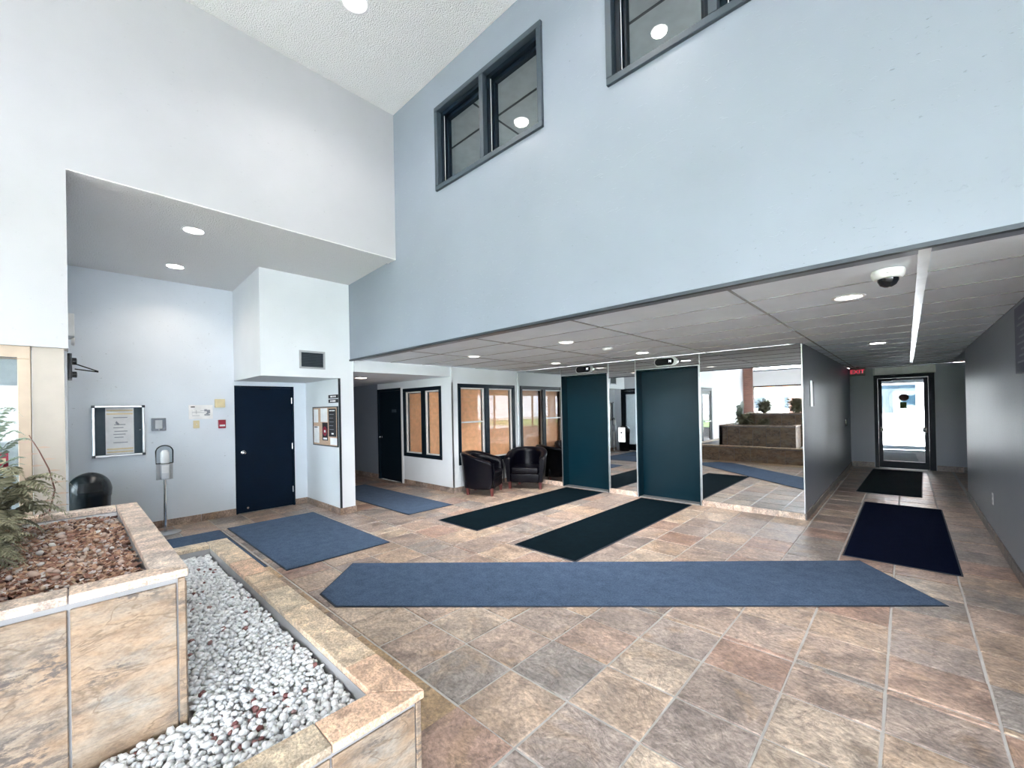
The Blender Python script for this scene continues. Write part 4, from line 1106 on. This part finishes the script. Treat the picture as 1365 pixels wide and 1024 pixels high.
MB().lathe([(0.03, 0), (0.036, 0.02), (0.03, 0.026)], (-6.05, 0.018, 2.345), 16, 'y').build('lamp_head', 'white_plastic', t, smooth=True)

# ------------------------------------------------------------------ alcove door, case and fittings
d = sempty('door_3')
MB().box((XA - 0.14, DY0, 0), (XA + 0.004, DY0 + 0.03, DZ)).box((XA - 0.14, DY1 - 0.03, 0), (XA + 0.004, DY1, DZ)).box((XA - 0.14, DY0 + 0.03, DZ - 0.03), (XA + 0.004, DY1 - 0.03, DZ)).build('door_frame', 'navy_paint', d)
bx('door_leaf', (XA - 0.06, DY0 + 0.033, 0.008), (XA - 0.014, DY1 - 0.033, DZ - 0.033), 'navy_paint', d)
kb = MB().lathe([(0.034, 0.0), (0.034, 0.006), (0.014, 0.010), (0.013, 0.035), (0.026, 0.045), (0.030, 0.058), (0.022, 0.072), (0.004, 0.076)], (XA - 0.014, DY0 + 0.115, 0.97), 24, 'x').build('door_knob', 'chrome', d, smooth=True)
for z in (0.28, 1.02, 1.80):
    MB().lathe([(0.009, -0.05), (0.009, 0.05)], (XA - 0.002, DY1 - 0.034, z), 10).build('hinge', 'steel', d)
MB().lathe([(0.010, 0), (0.010, 0.05), (0.016, 0.052), (0.016, 0.07)], (XA - 0.014, DY0 + 0.15, 0.09), 12, 'x').build('door_stop', 'chrome', d, smooth=True)
bx('closer_arm', (XA - 0.014, 2.15, DZ - 0.055), (XA + 0.02, 2.30, DZ - 0.035), 'black_plastic', d)

t = thing('notice_case', 'wall notice case with aluminium frame and white sheet on dark felt', 'notice board', (XA, 0.455, 1.06))
y0, y1, z0, z1 = 0.20, 0.715, 1.055, 1.735
bx('backing', (XA + 0.001, y0 + 0.01, z0 + 0.01), (XA + 0.012, y1 - 0.01, z1 - 0.01), 'felt', t)
for a, b in (((y0, z0), (y1, z0 + 0.026)), ((y0, z1 - 0.026), (y1, z1)), ((y0, z0 + 0.026), (y0 + 0.026, z1 - 0.026)), ((y1 - 0.026, z0 + 0.026), (y1, z1 - 0.026))):
    bx('frame_rail', (XA + 0.001, a[0], a[1]), (XA + 0.042, b[0], b[1]), 'steel', t, bevel=0.005)
for yy in (y0 + 0.012, y1 - 0.012):
    for zz in (z0 + 0.012, z1 - 0.012):
        bx('corner_cap', (XA + 0.0005, yy - 0.017, zz - 0.017), (XA + 0.045, yy + 0.017, zz + 0.017), 'dark_trim', t, bevel=0.005)
sh = bx('notice_sheet', (XA + 0.013, 0.325, 1.085), (XA + 0.015, 0.605, 1.705), 'paper', t)
for zz in (1.67, 1.625, 1.155, 1.115):
    bx('yellow_band', (XA + 0.0151, 0.335, zz - 0.009), (XA + 0.0155, 0.595, zz + 0.009), 'paper_yellow', sh)
for k, zz in enumerate((1.575, 1.48, 1.44, 1.39, 1.35, 1.31, 1.24)):
    bx('print_line', (XA + 0.0151, 0.40 + 0.01 * (k % 2), zz - 0.005), (XA + 0.0155, 0.54 - 0.02 * (k % 3), zz + 0.005), 'ink', sh)
MB().extrude([(XA + 0.0151, 0.43, 1.53), (XA + 0.0151, 0.46, 1.49), (XA + 0.0151, 0.45, 1.47), (XA + 0.0151, 0.42, 1.50)], (0.0004, 0, 0)).build('print_mark', 'ink', sh)
bx('door_glass', (XA + 0.030, y0 + 0.026, z0 + 0.026), (XA + 0.033, y1 - 0.026, z1 - 0.026), 'case_glass', t)
MB().lathe([(0.007, 0), (0.007, 0.008), (0.004, 0.01)], (XA + 0.042, y1 - 0.05, 1.40), 12, 'x').build('lock', 'chrome', t, smooth=True)

t = thing('thermostat_guard', 'clear grey thermostat guard box to the right of the notice case', 'thermostat', (XA, 0.865, 1.465))
bx('base_plate', (XA + 0.001, 0.785, 1.375), (XA + 0.008, 0.945, 1.555), 'grey_plastic', t, bevel=0.003)
bx('thermostat', (XA + 0.008, 0.825, 1.405), (XA + 0.035, 0.905, 1.525), 'white_plastic', t, bevel=0.005)
bx('cover', (XA + 0.009, 0.785, 1.375), (XA + 0.055, 0.945, 1.555), 'dispenser_clear', t, bevel=0.008)
MB().lathe([(0.008, 0), (0.008, 0.008)], (XA + 0.055, 0.865, 1.39), 12, 'x').build('lock', 'chrome', t)

t = thing('floor_plan_sheet', 'white floor plan sheet with thin black lines taped to the alcove wall', 'sign', (XA, 1.355, 1.63))
pl = bx('sheet', (XA + 0.001, 1.21, 1.525), (XA + 0.003, 1.505, 1.735), 'paper', t)
bx('title_block', (XA + 0.003, 1.235, 1.70), (XA + 0.0035, 1.285, 1.715), 'ink_black', t)
for (a, b, c, dd) in ((1.25, 1.66, 1.25, 1.59), (1.25, 1.625, 1.36, 1.628), (1.30, 1.66, 1.302, 1.60), (1.35, 1.65, 1.40, 1.652), (1.40, 1.67, 1.43, 1.64), (1.43, 1.66, 1.47, 1.61), (1.40, 1.59, 1.47, 1.598), (1.40, 1.575, 1.465, 1.585), (1.25, 1.575, 1.34, 1.578), (1.42, 1.60, 1.45, 1.61), (1.36, 1.62, 1.42, 1.623)):
    bx('plan_line', (XA + 0.003, min(a, c), min(b, dd)), (XA + 0.0034, max(a, c) + 0.002, max(b, dd) + 0.002), 'ink', t)
t = thing('light_switch', 'cream light switch plate under the floor plan sheet', 'light switch', (XA, 1.30, 1.445))
bx('plate', (XA + 0.001, 1.262, 1.39), (XA + 0.006, 1.338, 1.505), 'cream_plastic', t, bevel=0.003)
bx('toggle', (XA + 0.006, 1.295, 1.437), (XA + 0.018, 1.305, 1.458), 'white_plastic', t, bevel=0.002)
t = thing('door_chime', 'square cream chime box above the red fire alarm', 'chime', (XA, 1.595, 1.76))
bx('housing', (XA + 0.001, 1.53, 1.695), (XA + 0.04, 1.66, 1.825), 'cream_plastic', t, bevel=0.006)
bx('front_grille', (XA + 0.04, 1.55, 1.715), (XA + 0.043, 1.64, 1.805), 'cream_plastic', t, bevel=0.002)
t = thing('fire_alarm_pull', 'dark red fire alarm pull box with white bar beside the navy door', 'fire alarm', (XA, 1.615, 1.44))
bx('housing', (XA + 0.001, 1.57, 1.375), (XA + 0.04, 1.665, 1.505), 'red_plastic', t, bevel=0.005)
bx('pull_bar', (XA + 0.04, 1.582, 1.405), (XA + 0.05, 1.653, 1.43), 'white_plastic', t, bevel=0.003)

# hand sanitiser stand
t = thing('sanitizer_stand', 'silver hand sanitizer stand with clear looped shield before the alcove wall', 'sanitizer stand', (-7.30, 0.875, 0))
sx, sy = -7.30, 0.875
MB().lathe([(0.17, 0.002), (0.17, 0.010), (0.15, 0.014), (0.03, 0.018)], (sx, sy, 0), 36).build('base_plate', 'steel', t, smooth=True)
MB().lathe([(0.018, 0.016), (0.018, 0.74)], (sx, sy, 0), 16).build('pole', 'chrome', t, smooth=True)
bx('back_plate', (sx - 0.02, sy - 0.088, 0.725), (sx + 0.0, sy + 0.088, 0.95), 'grey_plastic', t, bevel=0.006)
dp = bx('dispenser', (sx, sy - 0.05, 0.735), (sx + 0.08, sy + 0.05, 0.94), 'steel', t, bevel=0.012)
bx('label_panel', (sx + 0.08, sy - 0.04, 0.82), (sx + 0.0815, sy + 0.035, 0.92), 'white_plastic', dp)
loop = []
for k in range(25):
    a = PI * k / 24
    loop.append((sx + 0.0, sy + 0.09 * math.cos(a), 1.10 + 0.085 * math.sin(a)))
loop = [(sx, sy + 0.088, 0.945)] + loop + [(sx, sy - 0.088, 0.945), (sx, sy + 0.088, 0.945)]
MB().tube(loop, 0.0075, 8).build('shield_rim', 'black_plastic', t, smooth=True)
MB().extrude([(sx - 0.001, p[1], p[2]) for p in loop[:-1]], (0.002, 0, 0)).build('shield', 'dispenser_clear', t)
MB().lathe([(0.045, 0.95), (0.048, 1.0), (0.048, 1.09), (0.03, 1.12), (0.012, 1.125)], (sx + 0.035, sy, 0), 20).build('bottle', 'white_plastic', t, smooth=True)

# dome-lid bin
t = thing('trash_bin', 'black plastic bin with domed lid behind the planter', 'bin', (-7.30, 0.16, 0))
MB().lathe([(0.165, 0.0), (0.175, 0.02), (0.19, 0.60), (0.198, 0.62), (0.198, 0.66)], n=36).build('body', 'black_plastic', t, local=True, smooth=True)
dome = [(0.200, 0.655), (0.203, 0.70)] + [(0.20 * math.cos(a), 0.70 + 0.21 * math.sin(a)) for a in [PI / 2 * k / 10 for k in range(1, 10)]] + [(0.01, 0.91)]
MB().lathe(dome, n=36).build('lid', 'black_plastic', t, local=True, smooth=True)
fl_ = []
for k in range(9):
    a = -0.55 + 1.1 * k / 8
    fl_.append((0.2065 * math.cos(a), 0.2065 * math.sin(a)))
mbf = MB()
bmf = mbf.bm
lo = [bmf.verts.new((x, y, 0.69)) for x, y in fl_]; hi = [bmf.verts.new((x * 0.90, y * 0.90, 0.80)) for x, y in fl_]
for k in range(8): bmf.faces.new((lo[k], lo[k + 1], hi[k + 1], hi[k]))
fo = mbf.build('flap', 'black_rubber', t, local=True)
sm = fo.modifiers.new('thick', 'SOLIDIFY'); sm.thickness = 0.006

# niche: cork board, two small signs; vent grille
t = thing('cork_board', 'cork notice board with pinned sheets and black posters in the door niche', 'notice board', (-6.92, 2.87, 1.05))
y = 2.869
bx('cork', (-7.36, y - 0.012, 1.055), (-6.44, y, 1.665), 'cork', t)
for a, b in (((-7.375, 1.04), (-6.425, 1.056)), ((-7.375, 1.664), (-6.425, 1.68))):
    bx('frame_rail', (a[0], y - 0.02, a[1]), (b[0], y, b[1]), 'dark_trim', t)
for a in (-7.375, -6.44):
    bx('frame_rail', (a, y - 0.02, 1.056), (a + 0.015, y, 1.664), 'dark_trim', t)
def sheet(x0, x1, z0, z1, m, nm='pinned_sheet'):
    return bx(nm, (x0, y - 0.0145, z0), (x1, y - 0.0125, z1), m, t)
sheet(-7.34, -7.16, 1.42, 1.64, 'paper'); sheet(-7.06, -6.80, 1.43, 1.655, 'paper')
s1 = sheet(-7.34, -7.13, 1.08, 1.36, 'paper'); bx('print_line', (-7.32, y - 0.0152, 1.335), (-7.19, y - 0.0148, 1.352), 'ink_black', s1)
s2 = sheet(-6.75, -6.48, 1.20, 1.645, 'ink_black', 'poster')
bx('print_line', (-6.72, y - 0.0152, 1.605), (-6.52, y - 0.0148, 1.62), 'ink_white', s2)
for k in range(5): bx('print_line', (-6.72, y - 0.0152, 1.55 - k * 0.06), (-6.56 - 0.02 * (k % 2), y - 0.0148, 1.558 - k * 0.06), 'ink', s2)
bx('print_mark', (-6.65, y - 0.0152, 1.235), (-6.57, y - 0.0148, 1.26), 'ink_white', s2)
s3 = sheet(-7.00, -6.79, 1.13, 1.42, 'ink_black', 'poster')
MB().lathe([(0.055, 0.0), (0.06, 0.0003), (0.075, 0.0003), (0.078, 0.0)], (-6.90, y - 0.0155, 1.28), 24, 'y').build('print_ring', 'ink_red', s3)
bx('print_mark', (-6.93, y - 0.0162, 1.26), (-6.87, y - 0.0158, 1.30), 'ink_white', s3); bx('print_line', (-6.97, y - 0.0152, 1.145), (-6.82, y - 0.0148, 1.175), 'ink_white', s3)
sheet(-6.70, -6.46, 1.07, 1.18, 'paper')
for z, lb in ((1.835, 'upper of two small black signs with white print above the cork board'), (1.765, 'lower of two small black signs with white print above the cork board')):
    t = thing('small_sign', lb, 'sign', (-6.58, 2.87, z))
    bx('plate', (-6.76, 2.862, z - 0.028), (-6.42, 2.869, z + 0.028), 'ink_black', t)
    for (a, b) in ((-6.69, -6.60), (-6.585, -6.555), (-6.54, -6.49)) if z > 1.8 else ((-6.69, -6.64), (-6.625, -6.50)):
        bx('print', (a, 2.8615, z - 0.012), (b, 2.8618, z + 0.012), 'ink_white', t)
t = thing('air_vent', 'white framed vent grille with dark louvres high on the box wall', 'vent', (XB, 2.46, 2.4))
y0, y1, z0, z1 = 2.29, 2.66, 2.235, 2.50
MB().box((XB + 0.001, y0, z0), (XB + 0.012, y1, z0 + 0.028)).box((XB + 0.001, y0, z1 - 0.028), (XB + 0.012, y1, z1)).box((XB + 0.001, y0, z0 + 0.028), (XB + 0.012, y0 + 0.028, z1 - 0.028)).box((XB + 0.001, y1 - 0.028, z0 + 0.028), (XB + 0.012, y1, z1 - 0.028)).build('frame', 'grey_plastic', t, bevel=0.002, seg=1)
bx('duct_back', (XB + 0.0005, y0 + 0.028, z0 + 0.028), (XB + 0.002, y1 - 0.028, z1 - 0.028), 'ink_black', t)
for k in range(9):
    z = z0 + 0.036 + k * 0.0235
    MB().extrude([(XB + 0.003, y0 + 0.03, z + 0.012), (XB + 0.0115, y0 + 0.03, z), (XB + 0.0115, y0 + 0.03, z + 0.002), (XB + 0.003, y0 + 0.03, z + 0.014)], (0, y1 - y0 - 0.06, 0)).build('louvre', 'charcoal_frame', t)

# ------------------------------------------------------------------ office windows with blinds, passage door
def office_window(name, axis, fixed, u0, u1, z0, z1, sgn, um, sashes):
    r = sempty(name); f = 0.075
    def B(a0, a1, c0, c1, d0, d1):
        if axis == 'x': return (fixed + sgn * d0, a0, c0), (fixed + sgn * d1, a1, c1)
        return (a0, fixed + sgn * d0, c0), (a1, fixed + sgn * d1, c1)
    MB().box(*B(u0, u1, z0, z0 + f, -0.1, 0.012)).box(*B(u0, u1, z1 - f, z1, -0.1, 0.012)).box(*B(u0, u0 + f, z0 + f, z1 - f, -0.1, 0.012)).box(*B(u1 - f, u1, z0 + f, z1 - f, -0.1, 0.012)).build('window_frame', 'black_frame', r, bevel=0.004, seg=1)
    bx('mullion', *B(um - 0.06, um + 0.06, z0 + f, z1 - f, -0.1, 0.01), 'black_frame', r)
    for i, (a, b) in enumerate(((u0 + f, um - 0.06), (um + 0.06, u1 - f))):
        if sashes[i]:
            q = MB(); w = 0.026
            q.box(*B(a, a + w, z0 + f, z1 - f, -0.055, -0.02)).box(*B(b - w, b, z0 + f, z1 - f, -0.055, -0.02)).box(*B(a + w, b - w, z1 - f - w, z1 - f, -0.055, -0.02))
            if sashes[i] == 2: q.box(*B(a + w, b - w, (z0 + z1) / 2 + 0.02, (z0 + z1) / 2 + 0.05, -0.055, -0.02))
            q.box(*B(a + w, b - w, z0 + f, z0 + f + w, -0.055, -0.02))
            q.build('sash', 'sash', r)
        bx('pane', *B(a + 0.005, b - 0.005, z0 + f, z1 - f, -0.065, -0.06), 'glass', r)
        q = MB(); z = z0 + f + 0.03; k = 0
        while z < z1 - f - 0.03:
            sag = 0.004 * math.sin(k * 1.7)
            lo, hi = B(a + 0.02, b - 0.02, z, z + 0.002, -0.112, -0.090)
            # tilted slat
            if axis == 'x':
                q.extrude([(fixed + sgn * -0.106, a + 0.02, z + 0.011 + sag), (fixed + sgn * -0.098, a + 0.02, z - 0.011), (fixed + sgn * -0.0965, a + 0.02, z - 0.0105), (fixed + sgn * -0.1045, a + 0.02, z + 0.0115 + sag)], (0, b - a - 0.04, 0))
            else:
                q.extrude([(a + 0.02, fixed + sgn * -0.106, z + 0.011 + sag), (a + 0.02, fixed + sgn * -0.098, z - 0.011), (a + 0.02, fixed + sgn * -0.0965, z - 0.0105), (a + 0.02, fixed + sgn * -0.1045, z + 0.0115 + sag)], (b - a - 0.04, 0, 0))
            z += 0.0195; k += 1
        q.build('blind', 'blind', r)
        bx('blind_rail', *B(a + 0.02, b - 0.02, z0 + f + 0.005, z0 + f + 0.018, -0.115, -0.09), 'blind', r)
    return r
office_window('window_8', 'x', XO, 5.13, 6.74, 0.51, 2.09, 1, 5.90, (2, 1))
office_window('window_9', 'y', 5.0, -7.98, -6.62, 0.605, 2.06, -1, -7.24, (1, 1))
d = sempty('door_4')
MB().box((-9.08, 4.99, 0), (-9.03, 5.12, 2.09)).box((-8.11, 4.99, 0), (-8.06, 5.12, 2.09)).box((-9.03, 4.99, 2.04), (-8.11, 5.12, 2.09)).build('door_frame', 'black_frame', d)
bx('door_leaf', (-9.028, 5.03, 0.008), (-8.112, 5.08, 2.038), 'black_frame', d)
bx('door_trim', (-8.06, 4.985, 0), (-8.0, 5.0, 2.1), 'wall_white', d)
bx('sign_plate', (-8.5, 5.022, 1.55), (-8.32, 5.03, 1.62), 'charcoal_frame', d)
MB().lathe([(0.03, 0), (0.03, -0.006), (0.012, -0.01), (0.012, -0.035), (0.028, -0.05), (0.02, -0.07), (0.004, -0.073)], (-8.96, 5.03, 0.98), 16, 'y').build('door_knob', 'chrome', d, smooth=True)

# ------------------------------------------------------------------ tub armchairs
def tub_chair(label, loc, rz):
    t = thing('tub_armchair', label, 'armchair', loc, rz, 'black leather tub armchairs')
    # U path in plan: front is +X; outer shell from right arm round the back to the left arm
    hw, fd, bk = 0.335, 0.34, 0.06
    path = []
    path.append((fd, -hw)); path.append((0.18, -hw)); path.append((bk, -hw))
    for k in range(1, 16):
        a = -PI / 2 - PI * k / 16
        path.append((bk - 0.0 + 0.385 * math.cos(a), hw * math.sin(a)))
    path.append((bk, hw)); path.append((0.18, hw)); path.append((fd, hw))
    n = len(path)
    bm = bmesh.new(); rings = []
    for i, (x, y) in enumerate(path):
        a = Vector(path[max(0, i - 1)]); b = Vector(path[min(n - 1, i + 1)])
        tg_ = (b - a).normalized(); nm = Vector((tg_.y, -tg_.x))         # outward
        if nm.dot(Vector((x - 0.12, y))) < 0: nm = -nm
        u = max(0.0, min(1.0, (fd - x) / 0.62)); back = u * u * (3 - 2 * u)
        H = 0.635 + 0.145 * back
        prof = [(-0.055, 0.13), (0.0, 0.115), (0.02, 0.13), (0.045, 0.40), (0.062, H - 0.10), (0.082, H - 0.05), (0.078, H - 0.012), (0.045, H), (0.0, H - 0.002), (-0.045, H - 0.03), (-0.060, H - 0.075), (-0.052, H - 0.13), (-0.050, 0.42), (-0.055, 0.30)]
        rings.append([bm.verts.new((x + nm.x * o, y + nm.y * o, z)) for o, z in prof])
    for A, B in zip(rings, rings[1:]):
        for k in range(len(A)):
            bm.faces.new((A[k], A[(k + 1) % len(A)], B[(k + 1) % len(B)], B[k]))
    bm.faces.new(rings[0][::-1]); bm.faces.new(rings[-1])
    mbb = MB(); mbb.bm.free(); mbb.bm = bm
    sh_ = mbb.build('shell', 'leather', t, local=True, smooth=True)
    sd_ = sh_.modifiers.new('round', 'SUBSURF'); sd_.levels = 1; sd_.render_levels = 2
    # front arm panels, seat base, cushion
    for s in (-1, 1):
        pts = [(fd + 0.004, s * (hw - 0.045), 0.14), (fd + 0.004, s * (hw + 0.015), 0.14), (fd + 0.004, s * (hw + 0.055), 0.52), (fd + 0.004, s * (hw + 0.06), 0.58), (fd + 0.004, s * (hw + 0.02), 0.61), (fd + 0.004, s * (hw - 0.035), 0.58)]
        MB().extrude(pts, (0.012, 0, 0)).build('arm_front', 'leather', t, local=True, bevel=0.005)
    MB().box((-0.24, -0.285, 0.13), (fd - 0.01, 0.285, 0.30)).build('seat_base', 'leather', t, local=True, bevel=0.02, seg=3, smooth=True)
    MB().box((-0.20, -0.275, 0.30), (fd + 0.01, 0.275, 0.43)).build('seat_cushion', 'leather', t, local=True, bevel=0.04, seg=4, smooth=True)
    for (x, y) in ((fd - 0.05, -hw + 0.03), (fd - 0.05, hw - 0.03), (-0.20, -0.22), (-0.20, 0.22)):
        q = MB(); s0, s1 = 0.022, 0.030
        lo = [q.bm.verts.new((x + i * s0, y + j * s0, 0.0)) for i, j in ((-1, -1), (1, -1), (1, 1), (-1, 1))]
        hi = [q.bm.verts.new((x + i * s1, y + j * s1, 0.14)) for i, j in ((-1, -1), (1, -1), (1, 1), (-1, 1))]
        q.bm.faces.new(lo[::-1]); q.bm.faces.new(hi)
        for k in range(4): q.bm.faces.new((lo[k], lo[(k + 1) % 4], hi[(k + 1) % 4], hi[k]))
        q.build('leg', 'mahogany', t, local=True, bevel=0.002, seg=1)
    return t
tub_chair('black leather tub armchair against the office window, nearer the passage', (-5.90, 5.37, 0), math.radians(30))
tub_chair('black leather tub armchair turned outward in the corner beside the mirror', (-5.63, 6.39, 0), math.radians(-60))

# ------------------------------------------------------------------ corridor fittings
t = thing('wall_plate', 'tall steel pull plate on the corridor wall beside the wide mirror', 'plate', (XC, 7.55, 1.72))
bx('backplate', (XC + 0.001, 7.38, 1.54), (XC + 0.008, 7.72, 1.90), 'charcoal_frame', t)
bx('edge_bar', (XC + 0.008, 7.37, 1.53), (XC + 0.03, 7.43, 1.91), 'steel', t, bevel=0.004)
t = thing('lock_box', 'small dark box on the corridor wall near the exit sign', 'box', (XC, 12.1, 1.12))
bx('housing', (XC + 0.001, 12.0, 1.03), (XC + 0.03, 12.2, 1.2), 'black_plastic', t, bevel=0.004); bx('lid', (XC + 0.03, 12.02, 1.05), (XC + 0.036, 12.18, 1.18), 'charcoal_frame', t)
t = thing('exit_sign', 'red lit exit sign hung under the ceiling at the corridor end', 'sign', (-0.83, 12.9, CZ - 0.01))
bx('housing', (-0.98, 12.86, 2.19), (-0.70, 12.94, 2.385), 'exit_body', t, bevel=0.005)
bx('bracket', (-0.87, 12.88, 2.385), (-0.81, 12.92, 2.40), 'exit_body', t)
bx('face', (-0.97, 12.855, 2.20), (-0.71, 12.8595, 2.375), 'exit_body', t)
text_mesh('EXIT', 0.13, 'exit_red', t, Matrix.Translation((-0.84, 12.853, 2.287)) @ FACE_NY, 'lettering')
t = thing('power_outlet', 'white power outlet low on the corridor right wall', 'outlet', (XR, 7.24, 0.45))
bx('plate', (XR - 0.006, 7.20, 0.385), (XR - 0.001, 7.28, 0.515), 'white_plastic', t, bevel=0.002)
for z in (0.42, 0.48): bx('socket', (XR - 0.008, 7.225, z - 0.014), (XR - 0.006, 7.255, z + 0.014), 'grey_plastic', t)
t = thing('directory_board', 'navy framed directory board cut off at the right picture edge', 'notice board', (XR, 5.0, 2.07))
bx('frame', (XR - 0.03, 4.55, 1.80), (XR - 0.001, 5.46, 2.345), 'navy_board', t, bevel=0.004)
bx('face', (XR - 0.032, 4.59, 1.84), (XR - 0.03, 5.42, 2.305), 'navy_board', t)
for k in range(8): bx('print_line', (XR - 0.0325, 4.68, 1.88 + k * 0.05), (XR - 0.032, 5.34 - 0.07 * (k % 3), 1.895 + k * 0.05), 'ink', t)

# far glass door with its box above, vestibule and second frame
d = sempty('door_5')
x0, x1 = -0.57, 0.46
MB().box((x0, YE - 0.03, 0), (x0 + 0.07, YE + 0.1, 2.2)).box((x1 - 0.10, YE - 0.03, 0), (x1, YE + 0.1, 2.2)).box((x0 + 0.07, YE - 0.03, 2.12), (x1 - 0.10, YE + 0.1, 2.2)).build('door_frame', 'black_frame', d)
a, b = x0 + 0.075, x1 - 0.105
MB().box((a, YE, 0.01), (a + 0.07, YE + 0.045, 2.115)).box((b - 0.07, YE, 0.01), (b, YE + 0.045, 2.115)).box((a + 0.07, YE, 2.06), (b - 0.07, YE + 0.045, 2.115)).box((a + 0.07, YE, 0.01), (b - 0.07, YE + 0.045, 0.17)).build('door_leaf', 'black_frame', d)
bx('pane', (a + 0.07, YE + 0.018, 0.17), (b - 0.07, YE + 0.024, 2.06), 'glass', d)
bx('push_bar', (a + 0.04, YE - 0.05, 0.90), (b - 0.04, YE - 0.035, 0.93), 'steel', d, bevel=0.004)
bx('bar_bracket', (b - 0.10, YE - 0.05, 0.86), (b - 0.03, YE, 0.97), 'black_plastic', d); bx('bar_bracket', (a + 0.03, YE - 0.05, 0.86), (a + 0.08, YE, 0.97), 'black_plastic', d)
sg = MB().lathe([(0.001, 0), (0.085, -0.0005), (0.085, -0.002), (0.001, -0.003)], (0, 0, 0), 28, 'y').build('oval_sticker', 'twig', d)
sg.data.transform(Matrix.Translation((-0.045, YE + 0.016, 1.66)) @ Matrix.Diagonal((1.05, 1, 0.92, 1)))
bx('green_sticker', (-0.115, YE + 0.013, 1.41), (0.0, YE + 0.016, 1.55), 'hedge', d)
t = thing('door_operator', 'long white operator box mounted above the far glass door', 'door operator', (-0.05, YE, 2.3))
bx('housing', (-0.57, YE - 0.12, 2.205), (0.48, YE - 0.001, 2.375), 'white_plastic', t, bevel=0.006)
bx('end_cap', (-0.575, YE - 0.122, 2.203), (-0.54, YE - 0.0005, 2.377), 'grey_plastic', t)
structs('wall_porch', [((-0.95, YE + 0.15, 0), (-0.80, YE + 5.2, 2.6)), ((0.62, YE + 0.15, 0), (0.77, YE + 5.2, 2.6))], 'stucco')
struct('ceiling_porch', (-0.95, YE + 0.15, 2.45), (0.77, YE + 5.2, 2.55), 'stucco')
d = sempty('door_6')
y = YE + 5.2
MB().box((-0.95, y, 0), (-0.62, y + 0.1, 2.6)).box((0.42, y, 0), (0.77, y + 0.1, 2.6)).box((-0.62, y, 2.15), (0.42, y + 0.1, 2.6)).box((-0.62, y, 0), (0.42, y + 0.1, 0.12)).build('door_frame', 'charcoal_frame', d)
bx('pane', (-0.62, y + 0.03, 0.12), (0.42, y + 0.04, 2.15), 'glass', d)
floor_mat('dark mat on the porch floor beyond the far glass door', [(-0.7, YE + 0.3), (-0.7, YE + 5.0), (0.5, YE + 5.0), (0.5, YE + 0.3)], 'teal_carpet', 0.014)

# ------------------------------------------------------------------ outdoors
gr = bx('ground', (-40, -60, -0.4), (40, 60, -0.16), 'pave'); gr['kind'] = 'structure'
lw = bx('lawn', (-30, -34, -0.16), (30, -17, -0.12), 'lawn'); lw['kind'] = 'structure'
def building(label, x0, x1, y0, y1, h, band):
    t = thing('building', label, 'building', ((x0 + x1) / 2, (y0 + y1) / 2, -0.16))
    bx('wall', (x0, y0, -0.16), (x1, y1, h), 'stucco', t)
    bx('roof_band', (x0 - 0.2, y0 - 0.2, h), (x1 + 0.2, y1 + 0.2, h + 0.5), band, t)
    return t
b1 = building('white building with an orange fascia beyond the far glass door', -7, 9, 26, 32, 3.3, 'orange_band')
for k in range(6):
    w_ = bx('window', (-6 + k * 2.5, 25.94, 0.9), (-4.6 + k * 2.5, 26.02, 2.4), 'grey_plastic', b1)
    bx('pane', (-5.9 + k * 2.5, 25.92, 1.0), (-4.7 + k * 2.5, 25.94, 2.3), 'glass_dark', w_)
b2 = building('low white house across the street behind the lobby windows', -14, 6, -44, -38, 3.2, 'orange_band')
for k in range(6):
    w_ = bx('window', (-12.5 + k * 3, -38.05, 0.9), (-11 + k * 3, -37.95, 2.3), 'grey_plastic', b2)
    bx('pane', (-12.4 + k * 3, -37.95, 1.0), (-11.1 + k * 3, -37.93, 2.2), 'glass_dark', w_)
for (x, y, lb) in ((-7.6, -14.5, 'red brick gate pier outside, further along the pavement'), (-4.3, -13.5, 'red brick gate pier outside opposite the wide mirror')):
    t = thing('gate_pier', lb, 'pier', (x, y, -0.16))
    bx('shaft', (x - 0.35, y - 0.35, -0.16), (x + 0.35, y + 0.35, 2.2), 'brick', t); bx('cap', (x - 0.42, y - 0.42, 2.2), (x + 0.42, y + 0.42, 2.3), 'pave', t)
